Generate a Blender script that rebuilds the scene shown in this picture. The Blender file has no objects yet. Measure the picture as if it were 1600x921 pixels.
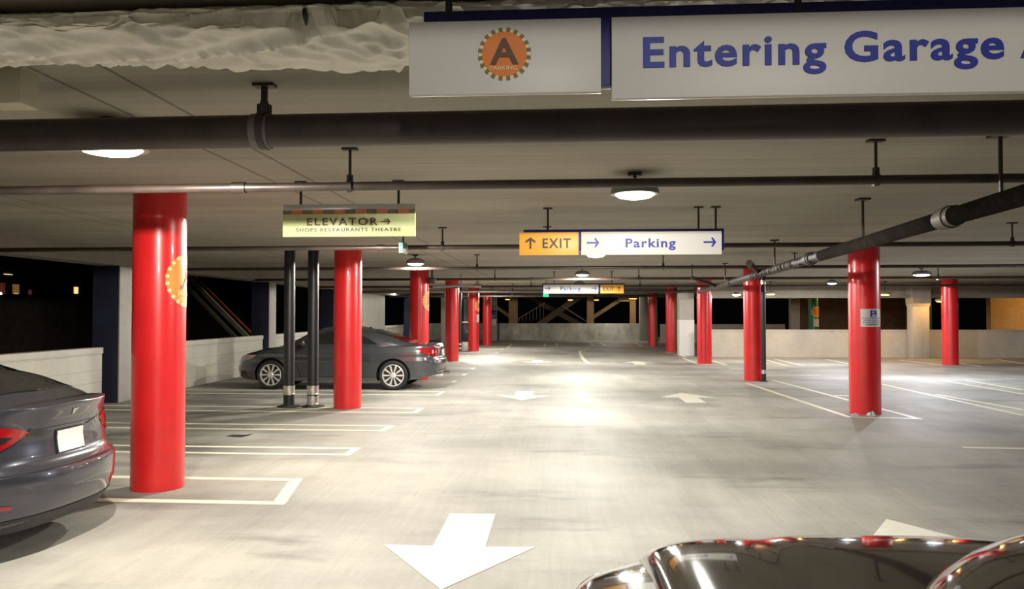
import bpy, bmesh, math, random
from mathutils import Vector, Matrix
random.seed(7)
S = bpy.context.scene
COL = S.collection
PI = math.pi
R = math.radians

# ------------------------------------------------------------------ camera, world, exposure
F = 1250.0
W, H = 1600, 921
EYE = 1.68
YAW = math.atan(68 / F)
PITCH = math.atan(29.5 / F)
cd = bpy.data.cameras.new('camera')
cam = bpy.data.objects.new('camera', cd); COL.objects.link(cam)
cd.sensor_width = 36; cd.lens = F / W * 36; cd.clip_start = .05; cd.clip_end = 300
cam.location = (0, 0, EYE); cam.rotation_euler = (PI / 2 + PITCH, 0, YAW)
S.camera = cam
S.view_settings.view_transform = 'Standard'; S.view_settings.look = 'None'
S.view_settings.gamma = 1; S.view_settings.use_curve_mapping = False
S.view_settings.exposure = 0.6
S.cycles.use_denoising = True
S.cycles.max_bounces = 8; S.cycles.diffuse_bounces = 5; S.cycles.glossy_bounces = 4
S.cycles.sample_clamp_indirect = 6.0
wd = bpy.data.worlds.new('night_sky'); S.world = wd; wd.use_nodes = True
wd.node_tree.nodes['Background'].inputs[0].default_value = (.012, .013, .018, 1)
wd.node_tree.nodes['Background'].inputs[1].default_value = .04
LAMP = 300.0         # watts of an ordinary garage lamp

_f = Vector((-math.sin(YAW) * math.cos(PITCH), math.cos(YAW) * math.cos(PITCH), math.sin(PITCH)))
_r = Vector((math.cos(YAW), math.sin(YAW), 0)); _u = _r.cross(_f)
def ray(px, py): return _f + _r * ((px - W / 2) / F) + _u * ((H / 2 - py) / F)
def at(px, py, Y):
    d = ray(px, py); return Vector((0, 0, EYE)) + d * (Y / d.y)
def gp(px, py):
    d = ray(px, py); return Vector((0, 0, EYE)) + d * (-EYE / d.z)

# ------------------------------------------------------------------ materials
MATS = {}
def nodes(m): return m.node_tree.nodes, m.node_tree.links
def mat(name, col, rough=.6, metal=0, var=.0, scale=6, coat=0, spec=.5, emit=None, es=0, bump=0, stretch=(1, 1, 1), trans=0):
    if name in MATS: return MATS[name]
    m = bpy.data.materials.new(name); m.use_nodes = True; MATS[name] = m
    N, L = nodes(m); b = N['Principled BSDF']
    c = (*col, 1)
    b.inputs['Base Color'].default_value = c; b.inputs['Roughness'].default_value = rough
    b.inputs['Metallic'].default_value = metal; b.inputs['Coat Weight'].default_value = coat
    b.inputs['Coat Roughness'].default_value = .04; b.inputs['Specular IOR Level'].default_value = spec
    if trans: b.inputs['Transmission Weight'].default_value = trans
    if emit: b.inputs['Emission Color'].default_value = (*emit, 1); b.inputs['Emission Strength'].default_value = es
    if var or bump:
        tc = N.new('ShaderNodeTexCoord'); mp = N.new('ShaderNodeMapping'); mp.inputs['Scale'].default_value = stretch
        L.new(tc.outputs['Object'], mp.inputs['Vector'])
        no = N.new('ShaderNodeTexNoise'); no.inputs['Scale'].default_value = scale; no.inputs['Detail'].default_value = 5
        L.new(mp.outputs[0], no.inputs['Vector'])
        if var:
            r = N.new('ShaderNodeValToRGB'); r.color_ramp.elements[0].position = .3; r.color_ramp.elements[1].position = .7
            r.color_ramp.elements[0].color = tuple(max(0, x * (1 - var)) for x in col) + (1,)
            r.color_ramp.elements[1].color = tuple(min(1, x * (1 + var)) for x in col) + (1,)
            L.new(no.outputs['Fac'], r.inputs[0]); L.new(r.outputs[0], b.inputs['Base Color'])
        if bump:
            bp = N.new('ShaderNodeBump'); bp.inputs['Strength'].default_value = bump; bp.inputs['Distance'].default_value = .01
            L.new(no.outputs['Fac'], bp.inputs['Height']); L.new(bp.outputs[0], b.inputs['Normal'])
    return m

def layered(name, base, layers, rough=(.5, .7), bump=.0, lines=None, bumpdist=.01, rscale=None):
    """concrete: base colour times several noise layers (scale, stretch, lo, hi, p0, p1); lines = list of (axis, pos, halfwidth)"""
    m = bpy.data.materials.new(name); m.use_nodes = True; MATS[name] = m
    N, L = nodes(m); b = N['Principled BSDF']
    tc = N.new('ShaderNodeTexCoord'); cur = None; first = None
    for (sc, st, lo, hi, p0, p1) in layers:
        mp = N.new('ShaderNodeMapping'); mp.inputs['Scale'].default_value = st
        mp.inputs['Location'].default_value = (random.uniform(0, 9), random.uniform(0, 9), random.uniform(0, 9))
        L.new(tc.outputs['Object'], mp.inputs['Vector'])
        no = N.new('ShaderNodeTexNoise'); no.inputs['Scale'].default_value = sc; no.inputs['Detail'].default_value = 6
        no.inputs['Roughness'].default_value = .6
        L.new(mp.outputs[0], no.inputs['Vector'])
        mr = N.new('ShaderNodeMapRange'); mr.inputs['From Min'].default_value = p0; mr.inputs['From Max'].default_value = p1
        mr.inputs['To Min'].default_value = lo; mr.inputs['To Max'].default_value = hi
        L.new(no.outputs['Fac'], mr.inputs['Value'])
        if first is None: first = mr
        if cur is None: cur = mr.outputs[0]
        else:
            mu = N.new('ShaderNodeMath'); mu.operation = 'MULTIPLY'; L.new(cur, mu.inputs[0]); L.new(mr.outputs[0], mu.inputs[1]); cur = mu.outputs[0]
    if lines:
        sx = N.new('ShaderNodeSeparateXYZ'); L.new(tc.outputs['Object'], sx.inputs[0])
        for (ax, pos, hw, dark) in lines:
            c = N.new('ShaderNodeMath'); c.operation = 'COMPARE'; c.inputs[1].default_value = pos; c.inputs[2].default_value = hw
            L.new(sx.outputs[ax], c.inputs[0])
            k = N.new('ShaderNodeMath'); k.operation = 'MULTIPLY_ADD'; k.inputs[1].default_value = dark - 1; k.inputs[2].default_value = 1
            L.new(c.outputs[0], k.inputs[0])
            mu = N.new('ShaderNodeMath'); mu.operation = 'MULTIPLY'; L.new(cur, mu.inputs[0]); L.new(k.outputs[0], mu.inputs[1]); cur = mu.outputs[0]
    vm = N.new('ShaderNodeVectorMath'); vm.operation = 'SCALE'; vm.inputs[0].default_value = base; L.new(cur, vm.inputs['Scale'])
    L.new(vm.outputs[0], b.inputs['Base Color'])
    rr = N.new('ShaderNodeMapRange'); rr.inputs['To Min'].default_value = rough[0]; rr.inputs['To Max'].default_value = rough[1]
    rr.inputs['From Min'].default_value = first.inputs['To Min'].default_value; rr.inputs['From Max'].default_value = first.inputs['To Max'].default_value
    L.new(first.outputs[0], rr.inputs['Value']); L.new(rr.outputs[0], b.inputs['Roughness'])
    if bump:
        bp = N.new('ShaderNodeBump'); bp.inputs['Strength'].default_value = bump; bp.inputs['Distance'].default_value = bumpdist
        L.new(cur, bp.inputs['Height']); L.new(bp.outputs[0], b.inputs['Normal'])
    return m

M_floor = layered('floor_concrete', (.40, .388, .345),
    [(2.2, (1, .16, 1), .84, 1.12, .3, .7), (.35, (1, 1.6, 1), .72, 1.12, .35, .62), (9, (2.5, .10, 1), .93, 1.05, .3, .7), (28, (1, 1, 1), .95, 1.03, .3, .7),
     (.9, (.5, 1.6, 1), .62, 1.0, .30, .42)], rough=(.56, .70), bump=.03)
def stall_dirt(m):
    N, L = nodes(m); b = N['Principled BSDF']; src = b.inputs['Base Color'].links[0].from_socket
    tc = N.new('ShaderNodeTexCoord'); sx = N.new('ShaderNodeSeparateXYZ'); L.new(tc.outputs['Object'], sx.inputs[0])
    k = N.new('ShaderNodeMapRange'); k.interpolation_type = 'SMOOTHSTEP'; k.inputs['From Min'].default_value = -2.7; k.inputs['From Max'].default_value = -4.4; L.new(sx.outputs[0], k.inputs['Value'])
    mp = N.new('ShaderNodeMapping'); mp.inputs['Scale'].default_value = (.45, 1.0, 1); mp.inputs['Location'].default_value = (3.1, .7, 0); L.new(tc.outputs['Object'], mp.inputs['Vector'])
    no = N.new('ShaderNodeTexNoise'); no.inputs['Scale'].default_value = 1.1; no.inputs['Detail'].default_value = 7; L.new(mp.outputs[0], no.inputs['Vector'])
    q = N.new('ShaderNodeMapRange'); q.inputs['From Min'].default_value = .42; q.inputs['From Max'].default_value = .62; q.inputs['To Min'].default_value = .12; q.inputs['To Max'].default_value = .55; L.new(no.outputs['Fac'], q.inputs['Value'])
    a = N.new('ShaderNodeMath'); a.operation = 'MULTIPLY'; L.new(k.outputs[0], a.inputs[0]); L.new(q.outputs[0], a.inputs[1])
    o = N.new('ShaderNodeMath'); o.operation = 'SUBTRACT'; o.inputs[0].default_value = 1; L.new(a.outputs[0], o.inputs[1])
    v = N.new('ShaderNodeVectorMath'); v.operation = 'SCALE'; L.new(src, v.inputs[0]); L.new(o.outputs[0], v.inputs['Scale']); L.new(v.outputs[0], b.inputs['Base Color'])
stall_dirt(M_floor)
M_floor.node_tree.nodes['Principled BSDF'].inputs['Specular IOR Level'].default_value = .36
M_ceil = layered('ceiling_concrete', (.36, .332, .27),
    [(1.1, (.16, 1.4, 1), .80, 1.12, .3, .7), (.35, (1, 1, 1), .85, 1.1, .3, .7), (5, (.12, 3, 1), .90, 1.06, .3, .7), (30, (1, 1, 1), .95, 1.03, .3, .7)],
    rough=(.8, .9), bump=.12,
    lines=[(0, x, .012, .45) for x in (-2.52, -2.16, -5.9, -5.55)] + [(1, y, .008, .7) for y in (2.4, 4.85, 7.3, 9.75, 12.2, 14.65)])
M_conc = layered('wall_concrete', (.50, .475, .405),
    [(1.4, (1, 1, .5), .84, 1.08, .3, .7), (7, (1, 1, 2), .93, 1.05, .3, .7), (40, (1, 1, 1), .96, 1.03, .3, .7)], rough=(.7, .85), bump=.1)
M_stained = layered('stained_concrete', (.47, .445, .37),
    [(.9, (1, 1, .7), .5, 1.12, .3, .62), (4, (1, 1, .4), .8, 1.08, .3, .7), (40, (1, 1, 1), .95, 1.03, .3, .7)], rough=(.7, .85), bump=.1)
M_pier = layered('pier_concrete', (.40, .385, .34),
    [(1.2, (1, 1, .4), .85, 1.08, .3, .7), (8, (1, 1, 1), .93, 1.05, .3, .7)], rough=(.7, .85), bump=.1)
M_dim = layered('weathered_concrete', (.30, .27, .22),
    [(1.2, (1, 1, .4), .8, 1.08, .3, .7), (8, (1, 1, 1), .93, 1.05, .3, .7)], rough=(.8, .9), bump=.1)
def block_wall():
    m = layered('block_concrete', (.54, .52, .45), [(1.6, (1, 1, .6), .86, 1.08, .3, .7), (30, (1, 1, 1), .95, 1.04, .3, .7)], rough=(.7, .85), bump=.08,
        lines=[(2, z, .006, .72) for z in (.2, .42, .64, .92)])
    return m
M_block = block_wall()
M_red = mat('red_gloss_paint', (.66, .018, .02), .33, var=.10, scale=2.5, coat=.25, bump=.02)
M_green = mat('green_gloss_paint', (.01, .20, .06), .3, coat=.3)
M_navy = mat('navy_paint', (.018, .020, .045), .6, var=.15)
M_orange = mat('orange_paint', (.80, .25, .03), .45)
M_cream = mat('cream_paint', (.85, .68, .32), .5)
M_brown = mat('brown_paint', (.10, .045, .02), .5)
M_paint = mat('line_paint', (.78, .75, .60), .5, var=.10, scale=14)
M_arrow = mat('arrow_paint', (.76, .74, .64), .5, var=.05, scale=10)
M_pipe = mat('dark_iron_pipe', (.040, .029, .024), .42, var=.3, scale=5)
M_pipew = mat('rusty_pipe', (.034, .025, .020), .55, var=.4, scale=4, bump=.1)
M_rod = mat('steel_rod', (.06, .055, .05), .5, metal=.6)
M_black = mat('black_paint', (.012, .012, .014), .5)
M_postm = mat('black_drain_pipe', (.016, .016, .019), .42, var=.2, scale=6)
M_silver = mat('silver_clamp', (.62, .60, .55), .35, metal=.8, var=.2, scale=30)
M_foil = mat('white_pipe_wrap', (.86, .82, .72), .45, var=.08, scale=7, bump=.8, stretch=(.6, 1.5, 1))
M_white = mat('white_sign', (.62, .60, .565), .45)
M_sblue = mat('blue_sign_board', (.012, .012, .13), .5)
M_ltr = mat('blue_lettering', (.012, .025, .30), .5)
M_dark = mat('dark_lettering', (.06, .03, .012), .5)
M_yel = mat('yellow_sign', (.76, .37, .045), .45)
M_lime = mat('pale_green_sign', (.64, .70, .36), .45, var=.06, scale=1.5)
M_olive = mat('olive_square', (.17, .14, .08), .5)
M_rust = mat('rust_orange_square', (.55, .17, .07), .5)
M_alu = mat('brushed_aluminium', (.55, .56, .56), .4, metal=.5)
M_house = mat('lamp_housing', (.20, .19, .17), .5)
M_whitew = mat('white_pier_paint', (.66, .65, .62), .5)
def glow(name, c, s): return mat(name, (.9, .9, .9), .4, emit=c, es=s)
M_lens = glow('lamp_lens', (1, .95, .86), 16)
M_lensb = glow('cool_lamp_lens', (.84, .88, 1), 16)
M_lenso = glow('sodium_lamp_lens', (1, .45, .06), 5)
M_exitg = mat('green_exit_glow', (.01, .16, .05), .4, emit=(.02, .8, .25), es=1.0)

# ------------------------------------------------------------------ mesh helpers
class MB:
    def __init__(s): s.b = bmesh.new()
    def box(s, c, d, rz=0, ry=0, rx=0, bev=0):
        m = Matrix.Translation(c) @ Matrix.Rotation(rz, 4, 'Z') @ Matrix.Rotation(ry, 4, 'Y') @ Matrix.Rotation(rx, 4, 'X') @ Matrix.Diagonal((*d, 1))
        g = bmesh.ops.create_cube(s.b, size=1, matrix=m)
        if bev:
            es = {e for v in g['verts'] for e in v.link_edges}
            bmesh.ops.bevel(s.b, geom=list(es), offset=bev, segments=2, affect='EDGES', profile=.5)
        return s
    def tube(s, p0, p1, r, seg=16, r2=None):
        p0, p1 = Vector(p0), Vector(p1); d = p1 - p0
        m = Matrix.Translation((p0 + p1) / 2) @ d.to_track_quat('Z', 'Y').to_matrix().to_4x4()
        bmesh.ops.create_cone(s.b, cap_ends=True, segments=seg, radius1=r, radius2=r if r2 is None else r2, depth=d.length, matrix=m)
        return s
    def path(s, pts, r, seg=10):
        for a, b in zip(pts, pts[1:]): s.tube(a, b, r, seg)
        for p in pts[1:-1]: bmesh.ops.create_uvsphere(s.b, u_segments=seg, v_segments=6, radius=r, matrix=Matrix.Translation(p))
        return s
    def lathe(s, prof, loc=(0, 0, 0), axis='Z', seg=32):
        rot = {'Z': Matrix.Identity(4), 'Y': Matrix.Rotation(-PI / 2, 4, 'X'), 'X': Matrix.Rotation(PI / 2, 4, 'Y')}[axis]
        m = Matrix.Translation(loc) @ rot; rings = []
        for (r, z) in prof:
            rings.append([s.b.verts.new(m @ Vector((r * math.cos(2 * PI * k / seg), r * math.sin(2 * PI * k / seg), z))) for k in range(seg)])
        for a, b in zip(rings, rings[1:]):
            for k in range(seg): s.b.faces.new((a[k], a[(k + 1) % seg], b[(k + 1) % seg], b[k]))
        for q, flip in ((rings[0], True), (rings[-1], False)):
            if len(q) > 2:
                try: s.b.faces.new(q[::-1] if flip else q)
                except Exception: pass
        return s
    def prism(s, pts, h, m=None):
        """pts in the xy plane, extruded by h along z, then matrix m"""
        m = m or Matrix.Identity(4)
        a = [s.b.verts.new(m @ Vector((x, y, 0))) for x, y in pts]; c = [s.b.verts.new(m @ Vector((x, y, h))) for x, y in pts]
        n = len(pts)
        s.b.faces.new(a[::-1]); s.b.faces.new(c)
        for k in range(n): s.b.faces.new((a[k], a[(k + 1) % n], c[(k + 1) % n], c[k]))
        return s
    def grid(s, rows, close=False):
        vs = [[s.b.verts.new(p) for p in r] for r in rows]
        for a, b in zip(vs, vs[1:]):
            n = len(a)
            for k in range(n if close else n - 1):
                q = (a[k], a[(k + 1) % n], b[(k + 1) % n], b[k])
                s.b.faces.new(q)
        return vs
    def build(s, name, m, parent=None, sharp=35, loc=None):
        bmesh.ops.remove_doubles(s.b, verts=s.b.verts[:], dist=1e-5)
        bmesh.ops.recalc_face_normals(s.b, faces=s.b.faces[:])
        me = bpy.data.meshes.new(name); s.b.to_mesh(me); s.b.free()
        me.shade_smooth(); me.set_sharp_from_angle(angle=R(sharp))
        o = bpy.data.objects.new(name, me); COL.objects.link(o)
        for mm in (m if isinstance(m, (list, tuple)) else [m]): me.materials.append(mm)
        if parent: o.parent = parent
        if loc is not None: o.location = loc
        return o

def patch(outline, fn, eps, thick, cell, name, m, parent, sharp=40):
    b = bmesh.new()
    b.faces.new([b.verts.new((u, v, 0)) for u, v in outline])
    for ax in (0, 1):
        lo = min(p[ax] for p in outline); hi = max(p[ax] for p in outline)
        n = max(1, int((hi - lo) / cell))
        for k in range(1, n):
            c = [0, 0, 0]; c[ax] = lo + (hi - lo) * k / n; no = [0, 0, 0]; no[ax] = 1
            bmesh.ops.bisect_plane(b, geom=b.verts[:] + b.edges[:] + b.faces[:], plane_co=c, plane_no=no, dist=1e-6)
    r = bmesh.ops.extrude_face_region(b, geom=b.faces[:])
    top = {v for v in r['geom'] if isinstance(v, bmesh.types.BMVert)}
    for v in b.verts:
        v.co = fn(v.co.x, v.co.y, eps + thick if v in top else eps)
    mb = MB(); mb.b.free(); mb.b = b
    return mb.build(name, m, parent, sharp)

def tag(o, label, cat, group=None, kind='thing'):
    o['label'] = label; o['category'] = cat; o['kind'] = kind
    if group: o['group'] = group
    return o
def empty(name, loc=(0, 0, 0), rz=0):
    o = bpy.data.objects.new(name, None); COL.objects.link(o); o.location = loc; o.rotation_euler = (0, 0, rz); o.empty_display_size = .2
    return o
def join(a, b):
    m = bmesh.new(); m.from_mesh(a.data); m.faces.ensure_lookup_table(); n = len(m.faces); m.from_mesh(b.data); m.faces.ensure_lookup_table()
    for f in m.faces[n:]: f.material_index = 1
    m.to_mesh(a.data); m.free(); a.data.materials.append(b.data.materials[0]); bpy.data.objects.remove(b)
def struct(o): o['kind'] = 'structure'; return o
def copy_tree(o, parent=None):
    c = o.copy(); COL.objects.link(c)
    if parent: c.parent = parent
    for ch in [x for x in bpy.data.objects if x.parent == o]: copy_tree(ch, c)
    return c
def text_mesh(s, size=1, spacing=1.0, bold=0.0, ext=.002):
    cu = bpy.data.curves.new('t', 'FONT'); cu.body = s; cu.size = size; cu.space_character = spacing; cu.offset = bold; cu.extrude = ext; cu.resolution_u = 4
    o = bpy.data.objects.new('t', cu); COL.objects.link(o)
    dg = bpy.context.evaluated_depsgraph_get(); me = bpy.data.meshes.new_from_object(o.evaluated_get(dg))
    bpy.data.objects.remove(o); bpy.data.curves.remove(cu)
    return me
def lettering(s, x0, x1, zbase, cap, fn, m, parent, spacing=1.0, bold=.018, name='lettering', lift=.002):
    """text scaled to run from x0 to x1 with its baseline at zbase and capitals cap high; fn(u, v, h) places it"""
    me = text_mesh(s, 1, spacing, bold)
    xs = [v.co.x for v in me.vertices]; a, b = min(xs), max(xs)
    ce = text_mesh('E', 1, 1, bold); ch = max(v.co.y for v in ce.vertices); bpy.data.meshes.remove(ce)
    for v in me.vertices:
        v.co = fn(x0 + (v.co.x - a) / (b - a) * (x1 - x0), zbase + v.co.y / ch * cap, lift + v.co.z + .002)
    me.materials.clear(); me.materials.append(m); me.name = name
    o = bpy.data.objects.new(name, me); COL.objects.link(o); o.parent = parent
    return o
def circ(cx, cy, r, n=40): return [(cx + r * math.cos(2 * PI * k / n), cy + r * math.sin(2 * PI * k / n)) for k in range(n)]
def arrow_pts(cx, cy, w, h, ang=0, t=None):
    """line arrow (shaft and open chevron) pointing +x before the turn"""
    t = t or h * .19; c, s_ = math.cos(ang), math.sin(ang); q = h / 2; d = t * 1.0
    p = [(-w / 2, t / 2), (w / 2 - t * 1.5, t / 2), (w / 2 - q * .85 - t * .3, q - t * .2), (w / 2 - q * .85 + t * .6, q), (w / 2 + t * .2, t * .1), (w / 2 + t * .2, -t * .1),
         (w / 2 - q * .85 + t * .6, -q), (w / 2 - q * .85 - t * .3, -q + t * .2), (w / 2 - t * 1.5, -t / 2), (-w / 2, -t / 2)]
    return [(cx + x * c - y * s_, cy + x * s_ + y * c) for x, y in p]

# ------------------------------------------------------------------ the setting
CEIL = 2.86
KH = (CEIL - 1.68) / 1.40
struct(MB().box((8, 26, -.1), (44, 76, .2)).build('floor', M_floor))
struct(MB().box((6.9, 29.2, CEIL + .15), (31.4, 66, .3)).build('ceiling', M_ceil))
XW = -8.35                                                   # inner face of the left parapet
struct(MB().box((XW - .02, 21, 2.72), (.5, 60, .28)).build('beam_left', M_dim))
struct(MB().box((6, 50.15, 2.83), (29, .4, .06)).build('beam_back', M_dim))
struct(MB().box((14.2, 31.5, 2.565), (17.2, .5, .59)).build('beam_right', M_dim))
# left parapet: one panel between each two piers, with its cap
PIERS = [(14.66, .46), (22.56, .55), (29.3, .55)]
def left_panel(y0, y1):
    m = MB().box((XW - .1, (y0 + y1) / 2, .47), (.2, y1 - y0, .94)).box((XW - .105, (y0 + y1) / 2, .998), (.26, y1 - y0, .112), bev=.008)
    return struct(m.build('wall_left', M_block))
for a, b in ((3.0, 14.34), (15.3, 22.45), (23.2, 29.2), (38.6, 43.5), (44.4, 49.9)): left_panel(a, b)
struct(MB().box((XW - .1, 35.0, 1.29), (.3, 7.2, 2.578)).build('wall_left', M_pier))
# back parapet with darker joint strip along the floor
m = MB().box((.75, 50.1, .53), (9.4, .24, 1.06)); struct(m.build('wall_back', M_stained))
struct(MB().box((-6.2, 50.1, .53), (4.5, .24, 1.06)).build('wall_back', M_stained))
struct(MB().box((9.5, 46.3, .53), (7.0, .24, 1.06)).build('wall_back', M_pier))
struct(MB().box((14.0, 31.42, .525), (16.8, .22, 1.05)).box((14.0, 31.29, 1.03), (16.8, .03, .05)).build('wall_right', M_conc))

for i, (y, d) in enumerate(PIERS):
    t = empty('concrete_pier', (XW - .10, y + d / 2, 0))
    MB().box((0, 0, 1.289), (.5, d, 2.576), bev=.01).build('pier_body', M_pier, t)
    p = MB().box((-.02, -d / 2 - .008, 1.289), (.50, .016, 2.57)).build('painted_face', M_navy, t); p['label'] = 'navy blue painted face'
    tag(t, ['grey concrete pier with navy near face just left of the nearest red column',
            'grey concrete pier with navy near face behind the nose of the coupe',
            'grey concrete pier with navy face half hidden behind the second red column'][i], 'pier', 'piers along the left parapet')
t = empty('concrete_pier', (-8.05, 44, 0))
MB().box((0, 0, 1.289), (.6, .5, 2.576), bev=.01).build('pier_body', M_pier, t)
MB().box((0, -.258, 1.289), (.58, .016, 2.57)).build('painted_face', M_navy, t)
tag(t, 'farthest navy faced concrete pier, against the third red column on the left', 'pier', 'piers along the left parapet')

# ------------------------------------------------------------------ round columns
def gear(parent, cu, cv, r, fn, eps, cell, teeth=M_brown, gap=M_cream, name='logo_disc'):
    d = patch(circ(cu, cv, r * .985), fn, eps, .001, cell, 'emblem_rim', gap, parent)
    patch(circ(cu, cv, r * .86), fn, eps + .001, .001, cell, name, M_orange, parent)
    return d
def column(Xc, Yf, r, label, group, logo=None, half=None):
    t = empty('round_column', (Xc, Yf + r, 0))
    if half:
        def arc(a0, a1):
            n = 24; return [(r * math.cos(R(a0 + (a1 - a0) * k / n)), r * math.sin(R(a0 + (a1 - a0) * k / n))) for k in range(n + 1)]
        MB().prism(arc(-60 , -240), CEIL, Matrix.Identity(4)).build('shaft', M_red, t)
        g = MB().prism(arc(-60, 120), CEIL).build('painted_half', M_green, t); g['label'] = 'green painted half of the shaft'
    else:
        MB().lathe([(r, .0), (r, .02), (r, 1.5), (r, CEIL)], seg=48).build('shaft', M_red, t, sharp=50)
    if logo:
        az, zc, lr = logo                                     # azimuth of the emblem's middle
        fn = lambda u, v, h: Vector(((r + h) * math.cos(az + u / r), (r + h) * math.sin(az + u / r), v))
        rim = gear(t, 0, zc, lr, fn, .0008, .05, gap=M_orange)
        mb = MB()
        for k in range(22):
            a = 2 * PI * (k + .5) / 22
            pts = [(lr * q * math.cos(a + da), zc + lr * q * math.sin(a + da)) for q, da in ((.87, -.06), (1.0, -.06), (1.0, .06), (.87, .06))]
            vs = [mb.b.verts.new(fn(u, v, .0026)) for u, v in pts]; mb.b.faces.new(vs)
            w = [mb.b.verts.new(fn(u, v, .0012)) for u, v in pts]; mb.b.faces.new(w[::-1])
            for q in range(4): mb.b.faces.new((vs[q], vs[(q + 1) % 4], w[(q + 1) % 4], w[q]))
        join(rim, mb.build('emblem_border', M_cream, t))
        lettering('A', -lr * .42, lr * .42, zc - lr * .3, lr * .85, fn, M_brown, t, bold=.02)
        lettering('PARKING', -lr * .5, lr * .5, zc - lr * .58, lr * .16, fn, M_cream, t, bold=.01)
    return tag(t, label, 'column', group)
CR = .243
def cbase(px, py, r=CR):
    g = gp(px, py); return g.x * (g.y + r) / g.y, g.y
LG = 'red columns along the left of the aisle'
x, y = cbase(246, 771); column(x, y, CR, 'nearest red column beside the dark sedan, round orange emblem on its right side', LG, (R(-64 + 74), 2.0, .262)); C1 = (x, y)
x, y = cbase(543, 640); column(x, y, CR, 'plain red column in front of the parked coupe', LG); C2 = (x, y)
x, y = cbase(655, 594); column(x, y, CR, 'red column with orange emblem rising behind the tail of the coupe', LG, (R(-80 + 80), 2.0, .262))
x, y = cbase(706, 565); column(x, y, CR, 'plain red column just right of the coupe tail and left of the black cabinet', LG); C4 = (x, y)
x, y = cbase(740, 549); column(x, y, CR, 'red column with small white notice and orange emblem on its right edge', LG, (R(-84 + 76), 2.0, .262)); C5 = (x, y)
x, y = cbase(761, 540); column(x, y, CR, 'farthest red column on the left, next to the blue wall sign', LG)
RG = 'red columns along the right of the aisle'
x, y = cbase(1352, 649, .25); column(x, y, .25, 'red column with white parking notice and scraps of paper at its foot', RG); K1 = (x, y, .25)
x, y = cbase(1178, 596); column(x, y, CR, 'red column with a black drain pipe running down its right side', RG); K2 = (x, y)
x, y = cbase(1101, 569); column(x, y, CR, 'red column standing just right of the half white square pier', RG)
x, y = cbase(1050, 550); column(x, y, CR + .02, 'red and green column just left of the half white square pier', RG, half=1)
x, y = cbase(1020.5, 541); column(x, y, CR, 'farthest red and green column, beside the end of the stained back parapet', RG, half=1)
x, y = cbase(1485, 571); column(x, y, CR, 'red column alone in the right bay in front of the long pale parapet', None)

# notice on K1, paper at its foot, drain pipe on K2
kx, ky, kr = K1
fnk = lambda u, v, h: Vector((kx + (kr + h) * math.cos(R(-90 + 5) + u / kr), ky + kr + (kr + h) * math.sin(R(-90 + 5) + u / kr), v))
t = empty('parking_notice', (0, 0, 0))
zt, zb_ = at(1357, 483, ky).z, at(1357, 511, ky).z
np_ = patch([(-.17, zb_), (.21, zb_), (.21, zt), (-.17, zt)], fnk, .001, .003, .03, 'notice_panel', M_white, t)
zh = zt - zb_
patch([(-.02, zt - .13), (.095, zt - .13), (.095, zt - .025), (-.02, zt - .025)], fnk, .0045, .001, .03, 'pictogram', M_ltr, t)
patch([(.005, zt - .07), (.045, zt - .07), (.045, zt - .045), (.02, zt - .04)], fnk, .006, .001, .03, 'pictogram_figure', M_white, t)
patch([(.01, zt - .12), (.07, zt - .12), (.07, zt - .095), (.01, zt - .095)], fnk, .006, .001, .03, 'pictogram_figure', M_white, t)
mb = MB()
for k in range(4):
    z = zt - .16 - k * .035; w = (.16, .14, .15, .11)[k]
    for j in range(9):
        u0 = .02 - w + 2 * w * j / 9; u1 = u0 + 2 * w / 9 * (.6 + .3 * random.random())
        vs = [mb.b.verts.new(fnk(u, v, h)) for h in (.0042, .006) for u, v in ((u0, z), (u1, z), (u1, z + .012), (u0, z + .012))]
        for f in ((0, 1, 2, 3), (4, 5, 6, 7), (0, 1, 5, 4), (1, 2, 6, 5), (2, 3, 7, 6), (3, 0, 4, 7)): mb.b.faces.new([vs[q] for q in f])
join(np_, mb.build('notice_text', M_ltr, t))
tag(t, 'white parking notice with dark blue pictogram wrapped on a red column', 'sign')
def scrap(px, py, w, d, h, m, label, seed):
    rnd = random.Random(seed); c = gp(px, py); n = 7; rows = []
    for i in range(n):
        rows.append([(c.x + w * (j / (n - 1) - .5) * (1 - .2 * rnd.random()), c.y + d * (i / (n - 1) - .5), .004 + h * rnd.random() * (1 - abs(i / 3 - 1)) * (1 - abs(j / 3 - 1)) ** .5) for j in range(n)])
    mb = MB(); mb.grid(rows)
    r = bmesh.ops.solidify(mb.b, geom=mb.b.faces[:], thickness=.003)
    tag(mb.build('paper_scrap', m, sharp=20), label, 'litter', 'litter at the foot of the column')
scrap(1336, 650, .15, .12, .07, M_white, 'crumpled white paper at the left foot of the noticed red column', 1)
scrap(1361, 650, .17, .14, .10, mat('pale_teal_paper', (.45, .66, .58), .6), 'crumpled pale teal wrapper at the foot of the noticed red column', 2)
t = empty('drain_pipe', (K2[0] + .165, K2[1] - .08, 0))
MB().tube((0, 0, .02), (0, 0, CEIL), .055, 20).build('pipe', M_postm, t)
for z in (.24, 2.45): MB().tube((0, 0, z - .05), (0, 0, z + .05), .064, 20).build('coupling', M_silver, t)
MB().lathe([(.10, 0), (.10, .015), (.06, .02)], seg=20).build('floor_flange', M_black, t)
tag(t, 'thin black drain pipe standing against the right side of a red column', 'pipe')

t = empty('security_camera', at(675, 439, 20.25))
MB().box((0, 0, 0), (.17, .34, .15), bev=.02).build('camera_housing', M_black, t)
MB().lathe([(.045, -.03), (.05, 0), (.03, .004)], (0, -.17, 0), 'Y', 16).build('lens', M_postm, t)
MB().tube((0, 0, .07), (0, 0, CEIL - t.location.z), .022, 10).build('bracket', M_black, t)
tag(t, 'small black camera box at the top right of the third left column', 'camera')
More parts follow.
